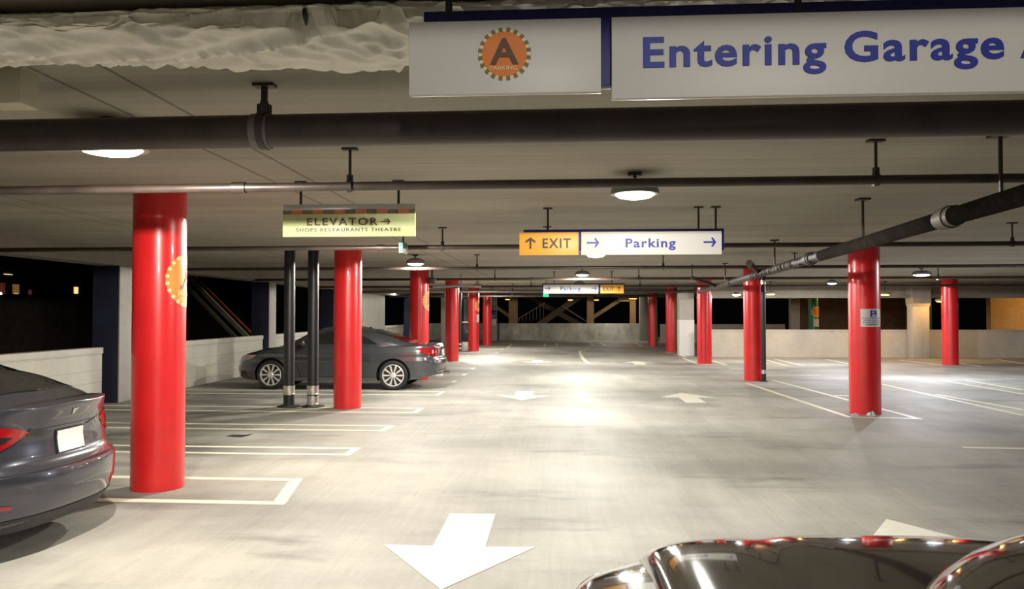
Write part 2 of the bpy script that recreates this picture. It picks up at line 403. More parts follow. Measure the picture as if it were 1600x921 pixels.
# two black drain pipes by the second column
for i, (px, cps) in enumerate(((448.5, (.30,)), (486, (.30, .12)))):
    g = gp(px, 637); t = empty('drain_pipe', (g.x, g.y + .1, 0))
    MB().tube((0, 0, .015), (0, 0, CEIL), .098, 28).build('pipe', M_postm, t)
    for z in cps:
        c = MB().lathe([(.099, z - .08), (.108, z - .08), (.108, z - .06), (.103, z - .055), (.103, z + .055), (.108, z + .06), (.108, z + .08), (.099, z + .08)], seg=28).box((0, -.115, z), (.05, .03, .05), bev=.006).build('clamp', M_silver, t)
        c['label'] = 'silver clamp'
    MB().lathe([(.21, 0), (.21, .014), (.14, .03), (.10, .035)], seg=28).build('floor_flange', M_pipew, t)
    tag(t, ['black vertical drain pipe with one silver clamp, left of the pair', 'black vertical drain pipe with two stacked silver clamps, right of the pair'][i], 'pipe', 'pair of black drain pipes')

# ------------------------------------------------------------------ square piers, far pieces
t = empty('square_pier', (gp(1073.5, 557).x, gp(1073.5, 557).y + .3, 0))
MB().box((0, 0, CEIL / 2), (.57, .57, CEIL), bev=.015).build('pier_body', M_pier, t)
p = MB().box((0, 0, .715), (.585, .585, 1.42), bev=.012).build('painted_lower_half', M_whitew, t); p['label'] = 'white painted lower half'
tag(t, 'square concrete pier with lower half painted white between red columns', 'pier')
t = empty('square_pier', (gp(1412, 557).x, 30.9, 0))
MB().box((0, 0, 1.2), (.62, .5, 2.4), bev=.02).build('pier_body', M_pier, t)
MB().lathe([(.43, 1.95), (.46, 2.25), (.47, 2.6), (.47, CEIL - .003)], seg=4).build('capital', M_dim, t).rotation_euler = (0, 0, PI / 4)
tag(t, 'square concrete pier with flared head interrupting the long pale parapet', 'pier')
t = empty('square_pier', (at(1007, 500, 49).x, 49.5, 0))
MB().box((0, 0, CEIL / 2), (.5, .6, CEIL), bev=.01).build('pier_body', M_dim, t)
tag(t, 'dim grey square pier at the right end of the stained back parapet', 'pier')
t = empty('square_pier', (at(769, 500, 48.6).x, 49.0, 0))
MB().box((0, 0, CEIL / 2), (.5, .5, CEIL), bev=.01).build('pier_body', M_pier, t)
MB().tube((.36, -.1, 0), (.36, -.1, 1.1), .05, 12).build('conduit', M_black, t)
tag(t, 'pale square pier carrying the blue sign at left end of back parapet', 'pier')
px_, py_ = t.location.x, 48.74
t = empty('blue_sign', (px_, py_, 1.62))
MB().box((.03, -.015, 0), (.46, .03, .50), bev=.005).build('sign_panel', mat('blue_panel', (.03, .03, .26), .4), t)
MB().prism(arrow_pts(-.08, .06, .13, .12, PI, .03), .004, Matrix.Translation((0, -.03, 0)) @ Matrix.Rotation(PI / 2, 4, 'X')).build('arrow', M_white, t)
MB().box((.05, -.032, -.08), (.3, .004, .03)).box((.05, -.032, -.15), (.3, .004, .03)).build('notice_text', M_white, t)
tag(t, 'small blue sign on the pale pier at the end of the left columns', 'sign')
t = empty('alarm_box', (px_, py_, 2.02))
MB().box((0, -.04, 0), (.19, .08, .22), bev=.01).build('box_body', mat('alarm_red', (.6, .03, .03), .4), t)
MB().box((0, -.083, 0), (.08, .01, .08), bev=.002).build('call_plate', M_white, t)
tag(t, 'small red alarm box above the blue sign on the pale pier', 'alarm')
t = MB().box((px_ + .03, py_ - .01, 1.14), (.36, .02, .42), bev=.004).build('notice_panel', M_white)
tag(t, 'white notice below the blue sign on the pale pier', 'sign')
# small white notice on C5
a5 = R(-90 + 70)
fn5 = lambda u, v, h: Vector((C5[0] + (CR + h) * math.cos(a5 + u / CR), C5[1] + CR + (CR + h) * math.sin(a5 + u / CR), v))
t = patch([(-.13, 1.28), (.13, 1.28), (.13, 1.64), (-.13, 1.64)], fn5, .001, .004, .04, 'notice_panel', M_white, None)
tag(t, 'white notice wrapped on a red column below its orange emblem', 'sign')
# black cabinet on a white base behind C4
c = gp(727, 547)
t = empty('equipment_cabinet', (c.x - .06, c.y + .5, 0))
MB().box((0, 0, .18), (.36, .4, .36), bev=.01).build('plinth', M_white, t)
MB().box((-.02, 0, .80), (.46, .42, .88), bev=.015).build('cabinet_body', M_black, t)
MB().box((0, 0, 1.265), (.5, .46, .05), bev=.008).build('cabinet_top', M_white, t)
MB().box((.10, -.215, .85), (.02, .02, .12)).build('handle', M_silver, t)
tag(t, 'black cabinet on a white block between two red columns on the left', 'cabinet')
c = gp(720, 549)
t = empty('drain_pipe', (c.x - .06, c.y + .2, 0)); MB().tube((0, 0, 0), (0, 0, CEIL), .085, 16).build('pipe', M_postm, t)
for z in (.12, .3): MB().tube((0, 0, z - .05), (0, 0, z + .05), .095, 16).build('clamp', M_silver, t)
tag(t, 'black vertical drain pipe just right of the fourth red column', 'pipe')
t = empty('concrete_pier', (at(728, 500, 47).x, 47, 0)); MB().box((0, 0, CEIL / 2), (.24, .4, CEIL), bev=.01).build('pier_body', M_pier, t)
tag(t, 'slim pale pier rising behind the black cabinet', 'pier')
t = empty('concrete_pier', (at(694.5, 500, 44).x, 44, 0)); MB().box((0, 0, CEIL / 2), (.34, .4, CEIL), bev=.01).build('pier_body', M_dim, t)
tag(t, 'slim brownish pier at the left edge of the fourth red column', 'pier')

# ------------------------------------------------------------------ overhead lamps
def lamp(Xc, Yc, z, label, group, lens=M_lens, col=(1, .95, .86), power=1.0, size=.34, hang=True, z0=0):
    size *= .82; t = empty('ceiling_lamp', (Xc, Yc, z))
    MB().lathe([(size * .30, .11), (size * .62, .075), (size * .68, .03), (size * .68, .0), (size * .5, .0)], seg=24).build('housing', M_house, t)
    MB().lathe([(.001, -.036), (size * .28, -.034), (size * .46, -.022), (size * .56, .0), (size * .56, .012)], seg=24).build('lens', lens, t)
    if hang: MB().tube((0, 0, .10), (0, 0, CEIL - z), .014, 8).tube((0, 0, CEIL - z - .03), (0, 0, CEIL - z), .06, 12).build('stem', M_rod, t)
    l = bpy.data.lights.new('lamp_light', 'SPOT'); l.energy = LAMP * power; l.color = col; l.spot_size = R(179.4); l.spot_blend = .015; l.shadow_soft_size = .04
    lo = bpy.data.objects.new('lamp_light', l); COL.objects.link(lo); lo.parent = t; lo.location = (0, 0, -.065 if not z0 else -z0)
    tag(t, label, 'lamp', group)
    return t
ZL = 1.68 + 1.18 * KH
def lampat(px, py, label, group, z=ZL, **k):
    d = ray(px, py); Y = (z - .02 - EYE) / d.z * d.y; p = at(px, py, Y); return lamp(p.x, p.y, z, label, group, **k)
GA = 'lamps over the driving aisle'; GL = 'lamps along the left columns'; GR = 'lamps in the right bay'
lampat(172, 238, 'brightest lamp, nearest the camera, above the nearest red column', GL, power=1.05, col=(1, .92, .80), size=.40, z0=.05)
lampat(992, 308, 'nearest bright lamp over the aisle, in front of the hanging yellow and white sign', GA, power=.66, size=.36)
lampat(931, 401, 'bright lamp just under the near white panel reading Parking', GA, power=1.0)
lampat(910, 431, 'bright lamp just above the far white panel reading Parking', GA, power=1.4)
lamp(.82, 27.5, ZL, 'lamp over the aisle hidden behind the far hanging sign', GA, power=1.0)
lamp(-2.6, 9.6, ZL, 'lamp hidden behind the pale green elevator sign', GL, power=1.0, col=(1, .93, .80))
lampat(649, 414, 'bright lamp in front of the top of the third red column', GL, power=1.0)
lamp(-3.72, 29.0, ZL, 'lamp behind the top of the fourth red column', GL, power=.9)
lampat(746, 449, 'small bright lamp at the top of the fifth red column', GL, power=.9)
lampat(768, 457, 'farthest small lamp of the left columns, above the blue wall sign', GL, power=.9)
lampat(1440, 431, 'cool bluish lamp right of the noticed red column', GR, lens=M_lensb, col=(.86, .90, 1), power=1.3, size=.42)
lamp(.8, -3.2, 2.775, 'unseen lamp added behind the camera to brighten the near sign', GA, power=1.3, hang=False)  # unseen fill lamp, added so the near sign's face gets more light
lamp(11.0, 14.2, ZL, 'unseen lamp added out of view at right to brighten the right parapet', GR, lens=M_lensb, col=(.93, .95, 1), power=1.2)  # added lamp out of view, lifts the right parapet and bay
lampat(1300, 444, 'small white lamp left of the noticed red column', GR, lens=M_lensb, col=(.95, .96, 1), power=.9, size=.3)
lampat(1151, 462, 'small white lamp left of the red column with the drain pipe', GR, z=2.32, power=.25, size=.3)
GO = 'orange lamps near the right parapet'
for (px, py, lab) in ((1204, 460, 'orange lamp right of the red column with the drain pipe'), (1383, 461, 'orange lamp just right of the noticed red column'), (1470, 471, 'orange lamp touching the lone red column of the right bay')):
    d = ray(px, py); p = at(px, py, 29.9)
    lamp(p.x, p.y, p.z, lab, GO, lens=M_lenso, col=(1, .5, .12), power=.16, size=.34)
GF = 'orange lamps beyond the back parapet'
for (px, py, lab, pw) in ((989, 467, 'bright orange lamp on the lit post beyond the back parapet', .14), (793, 468, 'small orange lamp left of the far stairs', .02), (932, 469, 'small orange lamp right of the far stairs', .02), (891, 469, 'tiny reddish lamp in front of the far stair flight', .01)):
    p = at(px, py, 53.5)
    lamp(p.x, p.y, p.z, lab, GF, lens=M_lenso, col=(1, .5, .12), power=pw, size=.6 if pw > .1 else .36)
p = at(955, 462, 49.0); lamp(p.x, p.y, p.z, 'flat white lamp under the back beam, right of the far sign', GA, power=.3, size=.4)
p = at(620, 457, 40.0); lamp(-8.0, p.y, p.z, 'small white lamp beyond the roof of the coupe by the left wall', GL, power=.2, size=.4)

# ------------------------------------------------------------------ pipes overhead
TILT = math.tan(R(1.3))
def hanger(x, y, z, r, t, rod=.011):
    m = MB().tube((x, y, z + r), (x, y, CEIL - .012), rod, 8).lathe([(r + .012, -.018), (r + .012, .018), (r, .018), (r, -.018)], (x, y, z), 'X', 16).box((x, y, CEIL - .008), (.11, .06, .016)).tube((x, y, z + r), (x, y, z + r + .05), rod * 2.2, 8)
    return m.build('hanger', M_rod, t)
def cross_pipe(Y0, z, r, x0, x1, label, hang=(), coup=(), m=M_pipe, group='sprinkler pipes across the aisle', rod=.011):
    Y0, z, r, hang, coup = Y0 * KH, EYE + (z - EYE) * KH, r * KH, [h * KH for h in hang], [h * KH for h in coup]
    t = empty('overhead_pipe', (0, Y0, 0)); yy = lambda x: -x * TILT
    MB().tube((x0, yy(x0), z), (x1, yy(x1), z), r, 20).build('pipe', m, t)
    for x in hang: hanger(x, yy(x), z, r, t, rod)
    for x in coup: MB().tube((x - .05, yy(x), z), (x + .05, yy(x), z), r * 1.3, 20).build('coupling', m, t)
    return tag(t, label, 'pipe', group)
xi = lambda px, Y: at(px, 480, Y).x
cross_pipe(4.72, 2.79, .100, -9, 9, 'thickest black pipe crossing the top of the picture under the near sign', hang=(xi(405, 4.7),), coup=(), group=None, rod=.018)
t = [o for o in bpy.data.objects if o.name.startswith('overhead_pipe')][0]
x = xi(405, 4.7) * KH; zp = EYE + 1.11 * KH; MB().tube((x, -x * TILT, zp + .075), (x, -x * TILT, zp + .16), .045, 12, .018).build('hanger_cone', M_pipe, t)
MB().lathe([(.085, -.045), (.0895, -.045), (.0895, .045), (.085, .045)], (x - .01, -x * TILT, zp), 'X', 24).build('pipe_band', mat('band_grey', (.12, .11, .10), .5), t)
cross_pipe(6.62, 2.755, .038, -9, 9, 'slim dark pipe above the elevator sign, lit bright by the nearest lamp', hang=(xi(543, 6.6), xi(1368, 6.6)), coup=(xi(366, 6.6),))
cross_pipe(12.85, 2.755, .038, -8.2, 12, 'slim dark pipe behind the near yellow exit panel', hang=(xi(690, 12.8), xi(1577, 12.8), xi(855, 12.8)), coup=(xi(592, 12.8),))
cross_pipe(18.9, 2.755, .040, -8.2, 16, 'dark pipe across the aisle at the top of the third left column', hang=(xi(745, 18.9), xi(1036, 18.9), xi(1240, 18.9)))
cross_pipe(25.0, 2.755, .042, -8.2, 20, 'dark pipe across the aisle just above the far hanging sign', hang=(xi(773, 25), xi(998, 25), xi(1460, 25)))
cross_pipe(31.0, 2.72, .045, -8, 21, 'dark pipe across the aisle right behind the far hanging sign', hang=(xi(830, 31), xi(1000, 31)))
cross_pipe(37.5, 2.70, .06, -8, 12, 'second farthest dark pipe across the aisle', hang=(xi(800, 37),))
cross_pipe(45.3, 2.66, .06, -8, 10, 'farthest dark pipe across the aisle under the back beam', hang=(xi(800, 45.3),))
# bright thin pipe in front of the fourth column
t = empty('overhead_pipe', (0, 24.6, 0)); z = at(706, 447, 24.6).z; xa, xb = xi(676, 24.6), xi(752, 24.6)
MB().path([(xa, 0, z - .02), (xi(690, 24.6), 0, z - .02), (xi(715, 24.6), 0, z + .0), (xb, 0, z - .02)], .035, 10).build('pipe', M_alu, t)
MB().tube((xi(720, 24.6), 0, z), (xi(720, 24.6), 0, CEIL), .03, 8).build('riser', M_alu, t)
tag(t, 'short bright metal pipe across the top of the fourth left column', 'pipe')
# long drain line running down the right side of the aisle
t = empty('drain_line', (0, 0, 0))
A = at(1600, 305, 5.1); B = at(1178, 431, 15.0); D = (B - A)
pt = lambda k: A + D * k
MB().path([pt(-.3), pt(0), pt(1), pt(2.0)], .066, 20).build('pipe', M_pipew, t)
for k in (.115, .56, 1.3):
    p = pt(k); q = pt(k + .008)
    MB().tube(pt(k - .006), pt(k + .006), .088, 20).tube(pt(k - .014), pt(k - .006), .079, 20).tube(pt(k + .006), pt(k + .014), .079, 20).build('coupling', M_pipew, t)
for k in (.03, .33, .8, 1.4):
    p = pt(k); MB().tube(p, (p.x, p.y, CEIL), .014, 8).box((p.x, p.y, CEIL - .01), (.12, .12, .02)).build('hanger', M_rod, t)
p = pt(.93); MB().path([p, p + Vector((-.30, -.5, .13))], .042, 12).tube(p + Vector((-.26, -.44, .11)), p + Vector((-.33, -.56, .15)), .06, 12).build('branch', M_pipew, t)
a = pt(1.55); b = a + Vector((-.8, -1.0, .18))
MB().path([a, b], .042, 12).build('branch', M_pipew, t); MB().tube((b.x, b.y, b.z), (b.x, b.y, CEIL), .013, 8).build('hanger', M_rod, t)
tag(t, 'long rusty drain line running away over the right red columns', 'pipe')
# wrapped duct at the top left
t = empty('wrapped_duct', (0, 3.10, 2.788))
mb = MB(); rows = []; n = 420; rnd = random.Random(3)
from mathutils import noise as mn
def fold(x, a):
    p = Vector((x * 2.2 + .8 * a, a * .9, 1.3)); q = Vector((x * 6.5 - 1.6 * a, a * 2.2, 5.1)); w = Vector((x * 14 + 2 * a, a * 4, 9.4))
    return .11 * abs(mn.noise(p)) + .085 * (.35 - abs(mn.noise(q))) + .03 * (.3 - abs(mn.noise(w)))
for i in range(n + 1):
    x = -3.6 + 6.8 * i / n; row = []
    for k in range(96):
        a = 2 * PI * k / 96; w = 1 + 1.5 * fold(x, math.sin(a) * 2 + math.cos(a)) - .06
        sag = .02 * math.sin(1.9 * x + .4) - .03 * math.exp(-((x + .80) / .45) ** 2)
        for cx in (-.92, -2.6, -.62): w -= .09 * math.exp(-((x - cx - .02 * math.sin(3 * a)) / .014) ** 2)
        z = .066 * w * math.sin(a)
        if z < 0: z += .055 * abs(mn.noise(Vector((x * 3.5 + 2.5 * math.cos(a), math.cos(a) * 1.2, 3.7)))) + .035 * abs(mn.noise(Vector((x * 9 - 3 * math.cos(a), math.cos(a) * 2, 8.1)))) - .018
        row.append((x, (.25 * w * math.cos(a)) - x * .012, min(.070, z + (sag if z < 0 else 0))))
    rows.append(row)
vs = mb.grid(rows, close=True); mb.b.faces.new(vs[0][::-1]); mb.b.faces.new(vs[-1])
mb.build('duct_wrap', M_foil, t, sharp=60)
for x in (-.92, -2.6): MB().lathe([(.24, -.006), (.242, 0), (.24, .006)], (x, 0, -.01), 'X', 40).build('band', M_black, t).scale = (1, 1, .28)
tag(t, 'crumpled white wrapped duct along the ceiling at upper left', 'duct')
# pale box at the left edge
a = at(-30, 102, 3.5); b = at(29, 160, 3.5)
t = empty('junction_box', ((a.x + b.x) / 2, 3.58, (a.z + b.z) / 2))
MB().box((0, 0, 0), (b.x - a.x, .14, a.z - b.z), bev=.008).build('box_body', mat('beige_box', (.52, .48, .36), .5), t)
MB().tube((0, 0, (a.z - b.z) / 2), (0, 0, CEIL - t.location.z), .02, 10).build('conduit', M_rod, t)
tag(t, 'beige box hanging from the ceiling at the extreme upper left', 'box')

# ------------------------------------------------------------------ hanging signs
class Sign:
    def __init__(s, name, cpx, cpy, Y, rz=0):
        o = at(cpx, cpy, Y); s.Y = Y; s.o = o; s.t = empty(name, o, rz)
        s.rz = rz
    def L(s, px, py):
        # intersect the pixel's ray with the sign's own plane
        d = ray(px, py); n = Vector((math.sin(s.rz), -math.cos(s.rz), 0)); C = Vector((0, 0, EYE))
        k = (s.o - C).dot(n) / d.dot(n); q = C + d * k - s.o
        return (q.x * math.cos(s.rz) + q.y * math.sin(s.rz), q.z)
    def fn(s, depth): return lambda u, v, h: Vector((u, -depth - h, v))
    def panel(s, name, x0, y0, x1, y1, y_front, thick, m, bev=.003):
        a = s.L(x0, y0); b = s.L(x1, y1)
        return MB().box(((a[0] + b[0]) / 2, y_front + thick / 2, (a[1] + b[1]) / 2), (b[0] - a[0], thick, a[1] - b[1]), bev=bev).build(name, m, s.t)
    def text(s, txt, x0, ybase, x1, ycap, m, yf, parent, **k):
        a = s.L(x0, ybase); b = s.L(x1, ycap)
        return lettering(txt, a[0], b[0], a[1], b[1] - a[1], lambda u, v, h: Vector((u, yf - h, v)), m, parent, **k)
    def shape(s, name, pts, m, yf, parent, th=.004):
        return MB().prism(pts, th, Matrix.Translation((0, yf, 0)) @ Matrix.Rotation(PI / 2, 4, 'X')).build(name, m, parent)
    def arrow(s, cx, cy, w, h, ang, m, yf, parent):
        c = s.L(cx, cy); k = abs(s.L(cx + 10, cy)[0] - c[0]) / 10
        return s.shape('arrow', arrow_pts(c[0], c[1], w * k, h * k, ang), m, yf, parent)
    def rod(s, px, py, r=.012):
        a = s.L(px, py); top = CEIL - s.o.z
        return MB().tube((a[0], .02, a[1]), (a[0], .02, top), r, 8).box((a[0], .02, top - .008), (.10, .06, .016)).build('hanger_rod', M_rod, s.t)

# near sign
s = Sign('hanging_sign', 1120, 80, 2.64, R(-.75))
s.panel('backing_board', 661, 16, 2010, 112, .012, .05, M_sblue)
p1 = s.panel('sign_panel', 641, 38, 939, 146, -.02, .03, M_white)
p2 = s.panel('sign_panel', 955, 30, 2000, 138, -.02, .03, M_white)
c = s.L(789, 88); k = s.L(829, 88)[0] - c[0]
fn = lambda u, v, h: Vector((u, -.0205 - h, v))
rim = patch(circ(c[0], c[1], k * .985, 48), fn, .0, .002, .5, 'emblem_rim', M_cream, p1)
patch(circ(c[0], c[1], k * .87, 48), fn, .002, .002, .5, 'emblem_disc', mat('sign_orange', (.72, .20, .03), .5), p1)
mb = MB()
for q in range(20):
    a = 2 * PI * (q + .5) / 20
    mb.box((c[0] + k * .95 * math.cos(a), -.023, c[1] + k * .95 * math.sin(a)), (k * .16, .004, k * .15), ry=-a)
join(rim, mb.build('emblem_border', M_olive, p1))
s.text('A', 767, 104, 811, 64, M_brown, -.0245, p1, bold=.02)
s.text('PARKING', 767, 114, 809, 107, M_cream, -.0245, p1, bold=.01)
s.text('Entering', 1004, 108, 1287, 56, M_ltr, -.0205, p2, bold=.022, spacing=1.12)
s.text('Garage', 1316, 99, 1562, 48, M_ltr, -.0205, p2, bold=.022, spacing=1.12)
s.text('A', 1588, 93, 1644, 42, M_ltr, -.0205, p2, bold=.022)
for px in (700, 1250, 1750): s.rod(px, 20)
tag(s.t, 'large near sign reading Entering Garage with orange round emblem', 'sign')

# sign with EXIT and Parking
s = Sign('hanging_sign', 970, 380, 8.9, R(-.5))
s.panel('backing_board', 818, 359, 1132, 391, .012, .05, M_sblue)
p1 = s.panel('sign_panel', 812, 364, 904, 399, -.03, .04, M_yel)
p2 = s.panel('sign_panel', 908, 363, 1127, 398, -.03, .04, M_white)
s.arrow(829, 381, 17, 16, PI / 2, M_dark, -.03, p1)
s.text('EXIT', 848, 388, 892, 373, M_dark, -.0305, p1, bold=.02, spacing=1.2)
s.arrow(926, 380, 19, 15, 0, M_ltr, -.03, p2); s.arrow(1108, 379, 19, 15, 0, M_ltr, -.03, p2)
s.text('Parking', 977, 387, 1055, 373, M_ltr, -.0305, p2, bold=.025, spacing=1.15)
for px in (856, 1092, 1119): s.rod(px, 360)
tag(s.t, 'hanging sign with yellow EXIT panel left of white Parking panel', 'sign', 'hanging exit and parking signs')
s = Sign('hanging_sign', 911, 451, 22.6, 0)
s.panel('backing_board', 847, 443.2, 976, 456, .012, .05, M_sblue)
p2 = s.panel('sign_panel', 849, 445, 935, 459, -.03, .04, M_white)
p1 = s.panel('sign_panel', 938, 445, 974.5, 458.7, -.03, .04, M_yel)
s.arrow(855.5, 451, 8.5, 6.5, 0, M_ltr, -.03, p2); s.arrow(928, 451, 8, 6.5, 0, M_ltr, -.03, p2)
s.text('Parking', 875.5, 454.3, 907, 448, M_ltr, -.0305, p2, bold=.025, spacing=1.15)
s.text('EXIT', 942, 454.5, 959.5, 448.5, M_dark, -.0305, p1, bold=.012, spacing=1.1)
s.arrow(967, 451.5, 7, 6, PI / 2, M_dark, -.03, p1)
for px in (866, 956): s.rod(px, 444)
tag(s.t, 'small far sign with white Parking panel left of yellow EXIT panel', 'sign', 'hanging exit and parking signs')

# elevator sign
s = Sign('elevator_sign', 545, 345, 7.0, R(-.5))
p = s.panel('sign_panel', 443, 334, 649, 369.5, -.02, .04, M_lime)
s.panel('top_rail', 443.5, 320.5, 649, 328.5, -.02, .04, M_alu)
bd = s.panel('square_band', 443.5, 328.5, 649, 334, -.024, .046, M_olive, bev=0)
a = s.L(443.5, 328.5); b = s.L(649, 334); mb = MB()
for q in range(6):
    x0 = 457 + 33.2 * q; u0 = s.L(x0, 331)[0]; u1 = s.L(x0 + 16.4, 331)[0]
    mb.box(((u0 + u1) / 2, -.0255, (a[1] + b[1]) / 2), (u1 - u0, .004, a[1] - b[1]))
mb.build('orange_squares', M_rust, bd)
M_mar = mat('maroon_lettering', (.11, .03, .02), .5)
s.text('ELEVATOR', 481, 353, 591, 341, M_mar, -.0205, p, bold=.012, spacing=1.25)
s.arrow(603, 347, 15, 9.5, 0, M_mar, -.02, p)
s.text('SHOPS RESTAURANTS THEATRE', 464, 362.6, 627, 356.4, M_mar, -.0205, p, bold=.0, spacing=1.25)
for px in (469, 622): s.rod(px, 322)
tag(s.t, 'pale green hanging sign reading ELEVATOR with a right arrow', 'sign')

# green exit signs
def exit_sign(px, py, Y, label, w=.03, d=.30, h=.19):
    o = at(px, py, Y); t = empty('exit_sign', o)
    MB().box((0, 0, 0), (w + .01, d, h), bev=.006).build('housing', M_house, t)
    MB().box((0, -d / 2 - .004, 0), (w * .9, .01, h * .8)).build('light_face', M_exitg, t)
    MB().tube((0, 0, h / 2), (0, 0, CEIL - o.z), .012, 8).build('stem', M_rod, t)
    return tag(t, label, 'exit sign')
exit_sign(630, 388, 10.6, 'tiny green exit light near the slim pipe right of the second red column', .05, .3, .15)
exit_sign(853, 461.5, 27, 'small green exit light under the left end of the far sign', .19, .05, .13)

# ------------------------------------------------------------------ floor paint
def line(mb, a, b, w=.10, z=.003):
    a = Vector((a[0], a[1], 0)); b = Vector((b[0], b[1], 0)); d = (b - a).normalized() * .5 * 0; n = Vector((-(b - a).y, (b - a).x, 0)).normalized() * w / 2
    mb.prism([(p.x, p.y) for p in (a + n, a - n, b - n, b + n)], z, Matrix.Translation((0, 0, .0005)))
def hairpin(pts, label, group, w=.10):
    mb = MB(); c = Vector((0, 0, 0))
    for k in range(len(pts) - 1):
        a = Vector(pts[k]); b = Vector(pts[k + 1]); e = (b - a).normalized() * (w / 2) if k < len(pts) - 2 else Vector((0, 0)); q = (b - a).normalized() * (w / 2) if k > 0 else Vector((0, 0))
        line(mb, a + q, b + e, w)
    o = mb.build('floor_marking', M_paint)
    return tag(o, label, 'floor marking', group)
LM = 'stall markings on the left'
xl = -8.3
lefth = [(750.5, 787, 462, 436, 'pale hairpin stall marking around the foot of the nearest red column'),
         (701.5, 711.5, 557, 541, 'pale hairpin stall marking, first one beyond the nearest red column'),
         (666, 673.5, 612, 597, 'pale hairpin stall marking, second one beyond the nearest red column'),
         (638.5, 645.5, 658, 648, 'pale hairpin stall marking around the second red column'),
         (612.5, 618, 693, 683, 'pale hairpin stall marking along the near side of the coupe')]
for i, (ya, yb, xa, xb, lab) in enumerate(lefth):
    p = gp(xa, ya); q = gp(xb, yb); k = -TILT * .9
    hairpin([(xl, q.y + (xl - q.x) * k), (q.x, q.y), (p.x, p.y), (xl, p.y + (xl - p.x) * k)], lab, LM, .10 if i else .12)
names = ['just beyond the coupe', 'at the foot of the fourth left column', 'first past the fourth left column', 'second past the fourth left column', 'beside the black cabinet', 'at the foot of the fifth left column', 'past the fifth left column', 'farthest one by the last left column']
for i, y in enumerate((19.6, 21.9, 24.3, 26.6, 29.0, 31.6, 34.2, 37.6)):
    hairpin([(xl, y - .2), (-2.5, y - .25), (-2.5, y + .25), (xl, y + .2)], 'pale hairpin stall marking ' + names[i], LM)
RM = 'stall markings in the right bay'
g = lambda *q: [tuple(gp(*p)[:2]) for p in q]
hairpin(g((1166, 599), (1326, 652), (1435, 655), (1206, 594)), 'long white outlined box joining two right red columns', RM)
hairpin(g((1600, 650), (1378, 601)), 'white line running away right of the noticed red column', RM)
hairpin(g((1600, 641), (1463, 617)), 'white line running away, second to right of the noticed red column', RM)
hairpin(g((1600, 616.5), (1474, 595.5), (1508, 594.5), (1600, 610)), 'white hairpin stall marking at the right edge beyond the noticed column', RM)
hairpin(g((1140, 577), (1227, 576.5)), 'short white cross line beyond the red column with drain pipe', RM)
hairpin(g((1196, 587.5), (1281, 587)), 'white cross line right of the red column with drain pipe', RM)
hairpin(g((1296, 619), (1330, 619)), 'short white cross line touching the left of the noticed column', RM)
hairpin(g((1505, 700), (1620, 702)), 'short white line at the right edge of the near floor', RM, .13)
hairpin(g((1230, 572), (1197, 563)), 'leftmost slanting stall line at the long pale parapet', RM)
hairpin(g((1256, 572), (1209, 561)), 'second slanting stall line from left at the long pale parapet', RM)
hairpin(g((1326, 569), (1291, 562)), 'slanting stall line behind the noticed red column at the parapet', RM)
hairpin(g((1472, 571), (1404, 563)), 'slanting stall line ending at the lone red column', RM)
hairpin(g((1534, 573), (1500, 568)), 'slanting stall line just right of the lone red column', RM)
hairpin(g((1600, 569), (1553, 561)), 'rightmost slanting stall line at the long pale parapet', RM)
hairpin(g((1067, 560), (1090, 569), (1135, 571), (1113, 564)), 'white outline around the red column next to the half white pier', RM)
hairpin(g((1040, 550), (1074, 559)), 'white line at the foot of the half white square pier', RM)
BM_ = 'stall ticks along the back parapet'
for i, (a, b) in enumerate((((793, 544), (800, 538)), ((850, 541.5), (853, 537)), ((871, 540.5), (869, 536.6)), ((928, 541), (922, 536)), ((947, 541), (938, 536)), ((1004, 541.5), (992, 536)))):
    hairpin(g(a, b), ['leftmost', 'second', 'third', 'fourth', 'fifth', 'rightmost'][i] + ' short stall tick from the left at the stained back parapet', BM_)
hairpin(g((920, 569), (911, 561), (907, 554), (906, 549), (916, 548)), 'curved white lane line in the middle of the far aisle', None, .13)
# arrows
def arrow(tip, sgn, label):
    k = sgn; x, y = tip
    pts = [(x, y), (x + .55, y - k * .92), (x + .19, y - k * .90), (x + .19, y - k * 1.84), (x - .19, y - k * 1.84), (x - .19, y - k * .90), (x - .55, y - k * .92)]
    o = MB().prism(pts, .003, Matrix.Translation((0, 0, .0005))).build('floor_arrow', M_arrow)
    tag(o, label, 'arrow', 'lane arrows on the floor')
a = gp(690, 921); arrow((a.x, a.y - .02), -1, 'large white floor arrow nearest the camera, pointing towards it')
a = gp(815, 626); arrow((a.x, a.y), -1, 'white floor arrow pointing towards the camera in mid aisle')
a = gp(838, 568.3); arrow((a.x, a.y), -1, 'farthest white floor arrow pointing towards the camera')
a = gp(1385, 812); arrow((a.x, a.y), 1, 'tip of a white floor arrow just beyond the black hood')
a = gp(1064, 614.5); arrow((a.x, a.y), 1, 'white floor arrow pointing away in the right lane of mid aisle')
a = gp(993, 565); arrow((a.x, a.y), 1, 'farthest white floor arrow pointing away in the right lane')
# stains
def stain(pts, label, m):
    P = g(*pts); o = MB().prism(P, .0012, Matrix.Translation((0, 0, .0003))).build('oil_stain', m); tag(o, label, 'stain')
M_oil = mat('oil_stain', (.05, .05, .045), .35)
stain([(352, 682), (365, 679.5), (384, 680), (396, 678), (388, 681.5), (376, 684), (360, 683)], 'dark torn patch on the floor between the left hairpin markings', M_oil)

